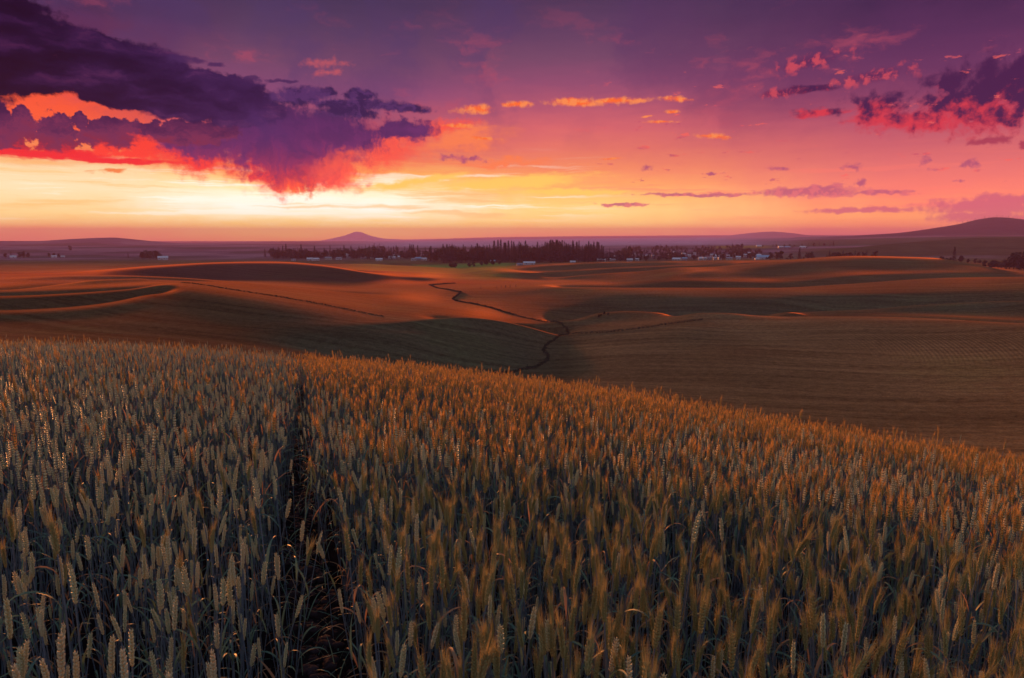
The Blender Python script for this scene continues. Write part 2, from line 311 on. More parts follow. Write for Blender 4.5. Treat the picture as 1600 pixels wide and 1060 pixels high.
base([(X0, 383, 4400), (0, 383, 4400), (500, 381, 4400), (800, 379, 4400), (1100, 376, 4400), (1250, 373, 4000), (1400, 370.5, 3500), (1600, 369, 3500), (X1, 369, 3500)])
base([(X0, 380, 8000), (0, 380, 8000), (500, 378.5, 8000), (800, 374.5, 8000), (1200, 371, 8000), (X1, 369, 8000)])
base([(X0, 377.5, 13500), (0, 377.5, 13500), (400, 377.5, 13500), (640, 375, 13500), (800, 371.5, 13500), (1000, 369.5, 13500), (1300, 368, 13500), (X1, 368, 13500)])
# ---- local ridges and hollows
ridge([(450, 512, 197), (550, 508, 204), (600, 504.5, 212), (650, 501, 226), (720, 497, 244), (770, 501, 252), (830, 514, 262), (872, 527, 268)], fl=150, fr=25)
ridge([(720, 507, 266), (770, 511, 273), (830, 524, 284), (872, 537, 290)], fl=70, fr=25)
ridge([(X0, 492, 205), (0, 491, 205), (100, 487, 212), (200, 475, 232), (250, 466, 250)], fl=1, fr=90)
ridge([(X0, 488, 237), (0, 488, 237), (80, 485.5, 242), (160, 478, 254), (225, 466, 274)], fl=1, fr=60)
ridge([(X0, 456, 320), (0, 456, 320), (80, 448, 345), (150, 439.5, 365), (225, 436.5, 385)], dip=4.5, dr=1.05, fl=1, fr=30)
ridge([(X0, 472, 285), (0, 471, 285), (190, 460, 306), (275, 446, 328)], fl=1, fr=60)
ridge([(X0, 444, 470), (0, 441, 470), (280, 440.5, 468), (420, 451, 432), (560, 465, 408)], fl=1, fr=60)
ridge([(885, 505, 305), (930, 492, 336), (980, 488, 345), (1020, 489.5, 340), (1080, 493, 322), (1180, 496, 316)], dip=11, dr=1.12, fl=30, fr=60)
ridge([(1150, 508, 328), (1260, 508, 344), (1400, 508, 342), (1600, 517, 318), (X1, 530, 292)], fl=110, fr=1)
ridge([(1350, 487, 394), (1420, 480, 404), (1480, 476.5, 410), (1600, 472, 418), (X1, 473, 410)], dip=7, dr=1.05, fl=150, fr=1)
ridge([(900, 455, 545), (1000, 457, 540), (1200, 458, 538), (1320, 451, 572), (1500, 440, 625), (1600, 439, 635), (X1, 439, 635)], fl=60, fr=1)
ridge([(X0, 436, 700), (0, 437, 700), (250, 424, 760), (430, 418.5, 790), (560, 432, 720)], fl=1, fr=40)
ridge([(870, 436, 700), (930, 430.5, 715), (1000, 427, 735), (1100, 423.5, 760)], dip=2.0, dr=1.04, fl=50, fr=60)
ridge([(830, 427, 770), (950, 421, 815), (1080, 417, 850)], fl=60, fr=60)
ridge([(1090, 424, 760), (1200, 418, 800), (1330, 411, 860), (1450, 413, 860), (1600, 436, 745), (X1, 450, 700)], fl=60, fr=1)
ridge([(480, 413.5, 960), (560, 413.5, 960), (640, 417, 950), (710, 421, 930)], dip=1.2, dr=1.07, fl=60, fr=50)
ridge([(1230, 397, 1300), (1290, 392, 1350), (1370, 384, 1500), (1450, 377, 1650), (1530, 372.5, 1750), (1600, 371.5, 1780), (X1, 371, 1800)], dip=4, dr=1.12, fl=50, fr=1)

def pchip(x, y, xe):
    h = np.diff(x); d = np.diff(y)/h; m = np.zeros(len(x))
    s = d[:-1]*d[1:] > 0; w1 = 2*h[1:]+h[:-1]; w2 = h[1:]+2*h[:-1]
    m[1:-1][s] = ((w1+w2)[s])/(w1[s]/d[:-1][s]+w2[s]/d[1:][s]); m[0] = d[0]; m[-1] = d[-1]
    i = np.clip(np.searchsorted(x, xe)-1, 0, len(x)-2); t = (xe-x[i])/h[i]
    return (2*t**3-3*t**2+1)*y[i]+(t**3-2*t**2+t)*h[i]*m[i]+(-2*t**3+3*t**2)*y[i+1]+(t**3-t**2)*h[i]*m[i+1]
def gauss(A, s, ax):
    n = int(3*s)+1; k = np.exp(-.5*(np.arange(-n, n+1)/s)**2); k /= k.sum()
    pad = [(0, 0)]*A.ndim; pad[ax] = (n, n); B = np.pad(A, pad, mode='edge'); out = np.zeros_like(A)
    for j, kk in enumerate(k):
        sl = [slice(None)]*A.ndim; sl[ax] = slice(j, j+A.shape[ax]); out += kk*B[tuple(sl)]
    return out
def survey():
    xs = np.arange(X0, X1+1, 10.0)
    lr = np.linspace(math.log(40), math.log(16000), 900); Q = np.empty((len(xs), len(lr)))
    def smooth_line(pts, xx):
        px_ = [p[0] for p in pts]
        return pchip(np.array(px_, float), np.array([p[1] for p in pts], float), xx), np.exp(pchip(np.array(px_, float), np.log([p[2] for p in pts]), xx))
    bl = [smooth_line(b_, xs) for b_ in BASE]
    for c, x in enumerate(xs):
        pts = [(math.log(b_[1][c]), ray(x, b_[0][c])[1]) for b_ in bl]
        pts.sort()
        A = np.array(pts)
        keep = np.concatenate([[True], np.diff(A[:, 0]) > 1e-3]); A = A[keep]
        col = pchip(A[:, 0], A[:, 1], lr); T = []
        for rp, dip, dr, fl, fr in RIDGES:
            a, b_ = rp[0][0], rp[-1][0]
            if x < a-fl or x > b_+fr: continue
            xc = min(max(x, a), b_); w = 1.0
            if x < a: w = 1-(a-x)/fl
            if x > b_: w = 1-(x-b_)/fr
            w = w*w*(3-2*w)
            yy, rr = smooth_line(rp, np.array([xc])); yy = yy[0]; rr = rr[0]
            for y, r, wd in ([(yy, rr, min(.045, math.log(dr)*.6) if dip else .032)]+([(yy+dip, rr*dr, math.log(dr)*.6)] if dip else [])):
                l = math.log(r); T.append((l, w*(ray(x, y)[1]-np.interp(l, lr, col)), wd))
        if T:
            tl = np.array([t[0] for t in T]); tv = np.array([t[1] for t in T]); tw = np.array([t[2] for t in T])
            K = np.exp(-.5*((tl[:, None]-tl[None])/tw[None])**2)
            am = np.linalg.solve(K.T@K+np.eye(len(T))*.02, K.T@tv)
            col = col+np.exp(-.5*((lr[:, None]-tl[None])/tw[None])**2)@am
        Q[c] = col
    Q = gauss(gauss(Q, 1.1, 0), 1.1, 1)
    PHx = np.array([ray(x, 430)[0] for x in xs])
    def f(phi, r):
        u = np.interp(phi, PHx, np.arange(len(xs))); v = np.clip((np.log(r)-lr[0])/(lr[1]-lr[0]), 0, len(lr)-1.001)
        i = np.clip(u.astype(int), 0, len(xs)-2); j = v.astype(int); t = u-i; w = v-j
        t = t  # bilinear between close columns
        return (Q[i, j]*(1-t)+Q[i+1, j]*t)*(1-w)+(Q[i, j+1]*(1-t)+Q[i+1, j+1]*t)*w
    return f

# far hills that stand above the plain: outline (photo px), distance, depth of the hill
HILLS = [([(-300, 377), (0, 377), (60, 377.3), (110, 374), (150, 372.2), (180, 371.6), (200, 373.5), (235, 377), (280, 381), (340, 381), (420, 382)], 4100, .10, 385),
         ([(1240, 371), (1330, 368.5), (1400, 364.5), (1430, 361), (1470, 355), (1500, 350), (1525, 343.5), (1550, 339.5), (1575, 340), (1600, 343), (1680, 350), (1800, 362), (1900, 368)], 4300, .13, 372),
         ([(470, 379), (500, 376.5), (525, 371.5), (540, 368), (550, 363.8), (558, 361.6), (566, 363.6), (580, 369.2), (600, 373.2), (625, 374.2), (660, 377)], 11500, .05, 378),
         ([(1130, 369.5), (1160, 365.5), (1190, 362.6), (1210, 362), (1235, 364), (1265, 368), (1290, 369)], 9000, .06, 370),
         ([(600, 378), (700, 375.5), (780, 374), (840, 370.6), (870, 372), (900, 370.4), (930, 371.6), (980, 371), (1040, 369.6), (1090, 370.5)], 13000, .04, 374),
         ([(280, 382), (320, 379.5), (400, 377.5), (480, 377.5), (560, 377), (640, 378), (700, 380)], 6500, .05, 382)]
NEARX = [-300, 0, 200, 480, 800, 1200, 1600, 1900]
NEARY = [537, 539, 541, 563, 595, 664, 734, 770]
NEARR = [30, 27, 25, 21, 17.5, 14.5, 12.5, 12]
_np = np.array([ray(x, y) for x, y in zip(NEARX, NEARY)])
def near_q(phi, r):
    """slope from the eye to the soil of the field the camera stands in"""
    p = np.clip(phi, _np[0, 0], _np[-1, 0])
    t = -np.interp(p, _np[:, 0], _np[:, 1]); rc = np.interp(p, _np[:, 0], NEARR)
    k = 1.0
    b = k/rc**2; a = t-2*k/rc
    return -(CAMZ/r+a+b*r)
def terrain_grid():
    phis = np.concatenate([np.linspace(-math.pi, -.95, 40)[:-1], np.linspace(-.95, .95, 900), np.linspace(.95, math.pi, 40)[1:]])
    rs = np.exp(np.concatenate([np.linspace(math.log(.35), math.log(60), 230)[:-1], np.linspace(math.log(60), math.log(2000), 520)[:-1], np.linspace(math.log(2000), math.log(16000), 170)]))
    PH, RR = np.meshgrid(phis, rs, indexing='ij')
    # evaluate the surveyed surface for r >= 45
    j0 = np.searchsorted(rs, 40); q = near_q(PH, RR)
    f = survey(); m = np.abs(phis) <= .95
    far = f(PH[m][:, j0:], RR[m][:, j0:])
    full = np.empty((len(phis), len(rs)-j0)); full[m] = far
    i0, i1 = np.where(m)[0][[0, -1]]
    L_, R_ = full[i0].copy(), full[i1].copy()
    base = -(30/rs[j0:]**1.0+.004); 
    for i in range(len(phis)):
        if m[i]: continue
        t = (abs(phis[i])-.95)/(math.pi-.95); t = t*t*(3-2*t)
        full[i] = (L_ if phis[i] < 0 else R_)*(1-t)+base*t
    rr = rs[j0:]; wgt = np.clip((np.log(rr)-math.log(42))/(math.log(66)-math.log(42)), 0, 1); wgt = wgt*wgt*(3-2*wgt)
    q[:, j0:] = q[:, j0:]*(1-wgt)+full*wgt
    # far hills
    for prof, r0, wd, yb in HILLS:
        pp = np.array([ray(x, y) for x, y in prof]); qb = ray(800, yb)[1]
        s = pp[:, 1]-qb
        hh = np.interp(PH, pp[:, 0], s, left=0 if prof[0][0] > 0 else s[0], right=0)
        qr = f(pp[:, 0], np.full(len(pp), float(r0)))                   # lift measured from the plain itself
        lift = np.interp(PH, pp[:, 0], pp[:, 1]-qr, left=(pp[0, 1]-qr[0]) if prof[0][0] < 0 else 0, right=0)
        u = (np.log(RR)-math.log(r0))/wd
        prof_r = np.where(u < 0, np.exp(-(u/1.25)**2), np.exp(-(u*.8)**2))
        q += np.maximum(lift, 0)*prof_r
    Z = CAMZ+q*RR
    Z = np.where(RR > 60, gauss(Z, 1.2, 0), Z)
    # small natural unevenness
    X = RR*np.sin(PH); Y = RR*np.cos(PH)
    for k, (wl, am) in enumerate([(46, .10), (21, .04), (900, 2.0)]):
        a, b, c, d = RNG.uniform(0, 6.28, 4)
        n_ = np.sin(X/wl*1.7+a+1.3*np.sin(Y/wl+b))*np.sin(Y/wl*1.5+c+1.1*np.sin(X/wl*.8+d))
        Z += n_*am*np.clip((RR-80)/200*(46/wl if wl < 46 else 1), 0, 1)*np.where(RR > 3000, .5, 1)
    return phis, rs, Z
PHI, RS, ZG = terrain_grid(); LR = np.log(RS)
def ground_z(phi, r):
    i = np.searchsorted(PHI, phi)-1; i = int(min(max(i, 0), len(PHI)-2)); t = (phi-PHI[i])/(PHI[i+1]-PHI[i])
    l = math.log(max(r, RS[0])); j = int(min(max(np.searchsorted(LR, l)-1, 0), len(RS)-2)); u = (l-LR[j])/(LR[j+1]-LR[j])
    z = ZG
    return float((z[i, j]*(1-t)+z[i+1, j]*t)*(1-u)+(z[i, j+1]*(1-t)+z[i+1, j+1]*t)*u)
def gz_arr(phi, r):
    i = np.clip(np.searchsorted(PHI, phi)-1, 0, len(PHI)-2); t = (phi-PHI[i])/(PHI[i+1]-PHI[i])
    l = np.log(np.maximum(r, RS[0])); j = np.clip(np.searchsorted(LR, l)-1, 0, len(RS)-2); u = (l-LR[j])/(LR[j+1]-LR[j])
    z = ZG
    return (z[i, j]*(1-t)+z[i+1, j]*t)*(1-u)+(z[i, j+1]*(1-t)+z[i+1, j+1]*t)*u
def spot(x, r):
    """point on the land at compass direction of photo column x (at the horizon) and distance r"""
    p = math.atan2((x-800)/FPX, math.cos(PITCH)+(530-YH-22)/FPX*math.sin(PITCH)) if False else ray(x, 400)[0]
    return Vector((r*math.sin(p), r*math.cos(p), ground_z(p, r)))

def mesh_from(name, V, F, mats, parent=None, smooth=True, midx=None):
    me = bpy.data.meshes.new(name)
    V = np.asarray(V, dtype=np.float32); me.vertices.add(len(V)); me.vertices.foreach_set('co', V.ravel())
    if isinstance(F, np.ndarray):
        k = F.shape[1]; me.loops.add(F.size); me.loops.foreach_set('vertex_index', F.ravel().astype(np.int32))
        me.polygons.add(len(F)); me.polygons.foreach_set('loop_start', np.arange(0, F.size, k, dtype=np.int32))
    else:
        fl = [i for f in F for i in f]; st = np.cumsum([0]+[len(f) for f in F])[:-1]
        me.loops.add(len(fl)); me.loops.foreach_set('vertex_index', fl); me.polygons.add(len(F)); me.polygons.foreach_set('loop_start', st.astype(np.int32))
    me.polygons.foreach_set('use_smooth', np.full(len(me.polygons), smooth))
    for m in mats: me.materials.append(m)
    if midx is not None: me.polygons.foreach_set('material_index', np.asarray(midx, dtype=np.int32))
    me.update(calc_edges=True); me.validate()
    return me
def obj(name, me, parent=None, loc=None):
    o = bpy.data.objects.new(name, me); COL.objects.link(o)
    if parent: o.parent = parent
    if loc is not None: o.location = loc
    return o
def tag(o, label=None, cat=None, group=None, kind=None):
    if label: o['label'] = label
    if cat: o['category'] = cat
    if group: o['group'] = group
    if kind: o['kind'] = kind
    return o

# ------------------------------------------------------------------ what grows where (field map over the land, some light and haze in its colours)
PX2PHI = lambda x: ray(x, 430)[0]
def field_colours(PH, RR):
    LRr = np.log(RR)
    def blob(x0, x1, r0, r1, soft=.15, tilt=0.0):
        a = (PX2PHI(x0)+PX2PHI(x1))/2; ha = (PX2PHI(x1)-PX2PHI(x0))/2
        b = (math.log(r0)+math.log(r1))/2; hb = (math.log(r1)-math.log(r0))/2
        u = (PH-a)/ha; v = (LRr-b-tilt*u)/hb
        d = np.maximum(np.abs(u), np.abs(v))
        return np.clip((1+soft/2-d)/soft, 0, 1)[..., None]
    wheat = np.array([.175, .118, .054]); green = np.array([.085, .115, .060]); dark = np.array([.120, .085, .060])
    C = np.ones(PH.shape+(3,))*wheat
    def over(mask, c):
        nonlocal C
        C = C*(1-mask)+np.array(c)*mask
    over(blob(905, 2300, 60, 322, .12, .02), [.290, .190, .088])                     # near right-hand slope: missing sunlight put into a lighter colour
    over(blob(945, 2300, 372, 452, .5, -.03), [.120, .120, .062])                    # darker green over the right-hand hollow
    over(blob(420, 862, 150, 262, .4), [.145, .128, .068])
    # far lands: patchwork, mauve haze painted into its colours
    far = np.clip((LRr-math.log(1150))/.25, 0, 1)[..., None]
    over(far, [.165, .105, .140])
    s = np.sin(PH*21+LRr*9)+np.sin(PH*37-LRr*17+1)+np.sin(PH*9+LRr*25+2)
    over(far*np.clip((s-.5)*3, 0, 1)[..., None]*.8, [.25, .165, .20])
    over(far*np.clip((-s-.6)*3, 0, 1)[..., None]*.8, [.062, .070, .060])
    over(blob(1190, 2200, 2050, 3100, .3), [.045, .085, .055])                       # green slope on the right
    over(blob(1250, 2200, 1330, 1950, .3, .08), [.120, .085, .045])
    over(blob(650, 800, 800, 1060, .3), [.20, .30, .06])                            # bright meadow by the wood
    over(blob(560, 790, 700, 960, .5, -.05), [.20, .24, .055])
    over(blob(460, 760, 700, 770, .5), [.13, .16, .05])
    over(blob(1110, 1200, 1900, 2300, .4), [.25, .18, .05])
    over(blob(-400, 620, 570, 760, .25), [.120, .070, .050])                        # fallow hill
    over(blob(430, 720, 590, 650, .5), [.105, .075, .045])
    over(blob(-400, 250, 375, 450, .3), [.130, .115, .070])
    over(blob(150, 620, 265, 300, .3) if False else blob(0, 1, 1, 2), wheat)
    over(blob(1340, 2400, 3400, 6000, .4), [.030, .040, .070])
    over(blob(470, 670, 9000, 14500, .4), [.50, .34, .42])  # far cone: the paleness of haze put into its colour
    over(blob(560, 1180, 2600, 9000, .5), [.46, .33, .44])  # far plain: bright mauve haze painted as surface colour
    # soil and straw litter under the crop we stand in
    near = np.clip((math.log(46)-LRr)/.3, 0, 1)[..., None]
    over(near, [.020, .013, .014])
    return C

def make_land():
    PH, RR = np.meshgrid(PHI, RS, indexing='ij'); n, m = PH.shape
    V = np.stack([RR*np.sin(PH), RR*np.cos(PH), ZG], -1).reshape(-1, 3)
    i = np.arange(n-1)[:, None]; j = np.arange(m-1)[None, :]
    a = i*m+j
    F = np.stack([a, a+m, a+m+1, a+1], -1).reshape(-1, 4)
    # close the small disc under the tripod
    V = np.concatenate([V, [[0, 0, ZG[:, 0].mean()]]]); ctr = len(V)-1
    me_F = [tuple(f) for f in []]
    cap = np.stack([np.full(n-1, ctr), np.arange(n-1)*m+m, np.arange(n-1)*m, np.arange(n-1)*m], -1)
    me = bpy.data.meshes.new('ground')
    me.vertices.add(len(V)); me.vertices.foreach_set('co', V.astype(np.float32).ravel())
    idx = np.concatenate([F[:, ::-1].ravel(), cap[:, [0, 2, 1]].ravel()]).astype(np.int32)
    st = np.concatenate([np.arange(0, F.size, 4), F.size+np.arange(0, 3*(n-1), 3)]).astype(np.int32)
    me.loops.add(len(idx)); me.loops.foreach_set('vertex_index', idx)
    me.polygons.add(len(st)); me.polygons.foreach_set('loop_start', st)
    me.polygons.foreach_set('use_smooth', np.full(len(st), True))
    me.update(calc_edges=True)
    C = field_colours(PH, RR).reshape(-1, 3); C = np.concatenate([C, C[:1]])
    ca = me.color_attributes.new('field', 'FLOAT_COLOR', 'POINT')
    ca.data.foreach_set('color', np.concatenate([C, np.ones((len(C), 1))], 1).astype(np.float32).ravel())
    mt, g, o = new_mat('farmland')
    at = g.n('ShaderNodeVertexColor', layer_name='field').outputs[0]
    pos = g.n('ShaderNodeNewGeometry').outputs['Position']
    px, py, pz = g.sep(pos)[:3]
    flat = g.xyz(px, py, 0.0)
    dist = g.v('LENGTH', flat)
    # drilling rows follow the contour: mostly across the slope, bent by the height
    bend = g.noise(flat, .006, 2, .5)
    rowc = g.add(g.add(g.mul(py, .96), g.mul(px, .22)), g.add(g.mul(pz, 1.6), g.mul(bend, 60)))
    rv = g.xyz(g.mul(rowc, 1.0), g.mul(px, .07), 0.0)
    rows = g.noise(rv, .22, 4, .6); rows_f = g.noise(rv, .9, 3, .6)
    clump = g.noise(flat, .5, 6, .7); clump_f = g.noise(flat, 2.6, 4, .7); patch = g.noise(flat, .012, 5, .6)
    # a set of curving rows on the right hand slope, seen end on
    ax = g.sub(px, 175.0); ay = g.sub(py, 330.0)
    rad = g.v('LENGTH', g.xyz(g.mul(ax, 1.0), g.mul(ay, .45), 0.0))
    curv = g.m('SINE', g.mul(g.add(px, g.mul(g.m('POWER', g.m('ABSOLUTE', g.mul(g.sub(py, 250.0), .02)), 2.0), 9.0)), 5.2))
    cm = g.mul(g.mul(g.ss(px, 95, 125), g.ss(py, 150, 185)), g.mul(g.ss(py, 300, 262), g.ss(g.noise(flat, .02, 2, .5), .38, .5)))
    k = g.add(g.ss(rows, .32, .68, .74, 1.22, 'LINEAR'), g.ss(clump, .3, .7, -.28, .28, 'LINEAR'))
    k = g.mul(k, g.ss(patch, .3, .7, .78, 1.2, 'LINEAR'))
    k = g.mul(k, g.ss(clump_f, .3, .7, .6, 1.4, 'LINEAR'))
    k = g.mul(k, g.add(1.0, g.mul(g.mul(curv, cm), .22)))
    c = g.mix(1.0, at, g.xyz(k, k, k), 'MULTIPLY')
    c = g.mix(g.ss(patch, .55, .7, 0, .35), c, g.mix(1.0, c, (.8, 1.1, .8, 1), 'MULTIPLY'))
    b = g.n('ShaderNodeBsdfDiffuse'); g.put(b.inputs[0], c); b.inputs[1].default_value = .6
    h = g.add(g.mul(clump_f, .30), g.add(g.mul(clump, .9), g.add(g.mul(rows, 1.3), g.mul(g.mul(curv, cm), .08))))
    # clods and crumbs of the near soil
    soil = g.add(g.noise(flat, 9, 6, .7), g.mul(g.noise(flat, 34, 4, .7), .4))
    hh = g.mix(g.ss(dist, 30, 50), g.xyz(g.mul(soil, .045), 0.0, 0.0), g.xyz(h, 0.0, 0.0))
    bp = g.n('ShaderNodeBump'); g.put(bp.inputs['Strength'], g.ss(dist, 1500, 600, .3, 1.0)); bp.inputs['Distance'].default_value = 1.7
    g.put(bp.inputs['Height'], g.sep(hh)[0]); g.nt.links.new(bp.outputs[0], b.inputs['Normal'])
    # awns catch the low light where the crop is seen almost edge on
    fz = g.n('ShaderNodeBsdfSheen'); fk = g.mul(g.ss(dist, 1150, 620, .0, 1), g.ss(dist, 40, 90, 0, 1)); g.put(fz.inputs['Color'], g.mix(fk, (0, 0, 0, 1), (.40, .145, .042, 1))); fz.inputs['Roughness'].default_value = .09
    ad = g.n('ShaderNodeAddShader'); g.nt.links.new(b.outputs[0], ad.inputs[0]); g.nt.links.new(fz.outputs[0], ad.inputs[1])
    g.nt.links.new(ad.outputs[0], o.inputs[0])
    me.materials.append(mt)
    return tag(obj('ground', me), kind='structure')
make_land()

# ------------------------------------------------------------------ the evening air
def make_haze():
    lo, hi = ZG.min()-1, max(ZG.max(), CAMZ)+18
    bm = bmesh.new(); bmesh.ops.create_cube(bm, size=2.0)
    for v in bm.verts: v.co = Vector((v.co.x*13600, v.co.y*13600, lo if v.co.z < 0 else hi))
    me = bpy.data.meshes.new('haze'); bm.to_mesh(me); bm.free()
    m, g, o = new_mat('evening_air')
    pv = g.n('ShaderNodeVolumePrincipled'); pv.inputs['Color'].default_value = (.84, .42, .74, 1)
    pv.inputs['Density'].default_value = 9.5e-5; pv.inputs['Anisotropy'].default_value = .05
    g.nt.links.new(pv.outputs[0], o.inputs['Volume']); me.materials.append(m)
    return tag(obj('haze', me), kind='stuff')
make_haze()

# ------------------------------------------------------------------ wheat
def leafy(name, col, col2, trans, rough, spec, zramp=None):
    m, g, o = new_mat(name)
    tc = g.n('ShaderNodeTexCoord').outputs['Object']; nd = g.n('ShaderNodeObjectInfo')
    rnd = nd.outputs['Random']
    nz = g.noise(tc, 60, 3, .6, dim='3D')
    f = g.m('MULTIPLY_ADD', rnd, .8, g.mul(nz, .35), clamp=True)
    c = g.mix(f, tuple(col)+(1,), tuple(col2)+(1,))
    if zramp:                                                           # stems yellow towards the ear
        z = g.sep(tc)[2]; c = g.mix(g.ss(z, zramp[0], zramp[1]), tuple(zramp[2])+(1,), c)
    b = g.n('ShaderNodeBsdfPrincipled'); g.put(b.inputs['Base Color'], c); b.inputs['Roughness'].default_value = rough
    b.inputs['Specular IOR Level'].default_value = spec
    t = g.n('ShaderNodeBsdfTranslucent'); g.put(t.inputs[0], c)
    ms = g.n('ShaderNodeMixShader'); ms.inputs[0].default_value = trans
    g.nt.links.new(b.outputs[0], ms.inputs[1]); g.nt.links.new(t.outputs[0], ms.inputs[2]); g.nt.links.new(ms.outputs[0], o.inputs[0])
    return m
M_EAR = leafy('wheat_ear_green', (.54, .56, .30), (.68, .60, .34), .18, .42, .5)
M_EARB = leafy('wheat_ear_ripening', (.35, .37, .15), (.44, .38, .15), .25, .6, .3)
M_AWN = leafy('wheat_awn', (.52, .31, .10), (.60, .34, .09), .55, .6, .2)
M_AWN0 = leafy('green_awn', (.33, .31, .13), (.42, .34, .13), .32, .6, .2)
M_STEM = leafy('wheat_stem', (.125, .185, .25), (.17, .21, .23), .15, .45, .5)
M_LEAF = leafy('wheat_leaf', (.07, .16, .13), (.13, .20, .11), .3, .5, .3)
M_DRY = leafy('dry_leaf', (.36, .20, .09), (.44, .24, .12), .4, .5, .3)

def tube(path, rad, ns=4):
    V = []; F = []
    path = [Vector(p) for p in path]
    for i, p in enumerate(path):
        d = (path[min(i+1, len(path)-1)]-path[max(i-1, 0)]).normalized()
        u = d.orthogonal().normalized(); w = d.cross(u)
        r = rad[i] if isinstance(rad, (list, tuple)) else rad
        for k in range(ns):
            a = 2*math.pi*k/ns; V.append(tuple(p+u*math.cos(a)*r+w*math.sin(a)*r))
    for i in range(len(path)-1):
        for k in range(ns):
            F.append((i*ns+k, i*ns+(k+1) % ns, (i+1)*ns+(k+1) % ns, (i+1)*ns+k))
    return V, F
def spindle(c, axis, side, L, W, T, lod):
    """one plump grain husk: a pointed lozenge along axis"""
    n = axis.cross(side).normalized(); V = []; F = []
    ks = 5 if lod == 0 else 4
    rings = [(.12, .55), (.42, 1.0), (.75, .72)] if lod == 0 else [(.4, 1.0)]
    V.append(tuple(c))
    for t, w in rings:
        for k in range(ks):
            a = 2*math.pi*k/ks
            V.append(tuple(c+axis*L*t+side*math.cos(a)*W*w+n*math.sin(a)*T*w))
    V.append(tuple(c+axis*L+side*W*.25))
    for k in range(ks): F.append((0, 1+(k+1) % ks, 1+k))
    for r in range(len(rings)-1):
        for k in range(ks): F.append((1+r*ks+k, 1+r*ks+(k+1) % ks, 1+(r+1)*ks+(k+1) % ks, 1+(r+1)*ks+k))
    b = 1+(len(rings)-1)*ks
    for k in range(ks): F.append((b+k, b+(k+1) % ks, len(V)-1))
    return V, F
class Geo:
    def __init__(s): s.V = []; s.F = []; s.M = []
    def add(s, VF, mi=0):
        n = len(s.V); s.V += list(VF[0]); s.F += [tuple(i+n for i in f) for f in VF[1]]; s.M += [mi]*len(VF[1])
def blade(base, yaw, L, W, rise, droop, n=9, twist=.6):
    """arching leaf: rises then bends over"""
    V = []; F = []; p = Vector(base); th = rise
    d0 = Vector((math.cos(yaw), math.sin(yaw), 0)); sd = Vector((-math.sin(yaw), math.cos(yaw), 0))
    for i in range(n+1):
        t = i/n; w = W*(1-t**2.2)*(.55+.45*min(1, t*4))+.0004
        tw = twist*t; s_ = sd*math.cos(tw)+Vector((0, 0, 1))*math.sin(tw)
        V += [tuple(p-s_*w), tuple(p+Vector((0, 0, -w*.35))), tuple(p+s_*w)]
        d = d0*math.cos(th)+Vector((0, 0, 1))*math.sin(th); p = p+d*(L/n); th -= droop/n*(.4+1.4*t)
    for i in range(n):
        a = i*3; F += [(a, a+1, a+4, a+3), (a+1, a+2, a+5, a+4)]
    return V, F
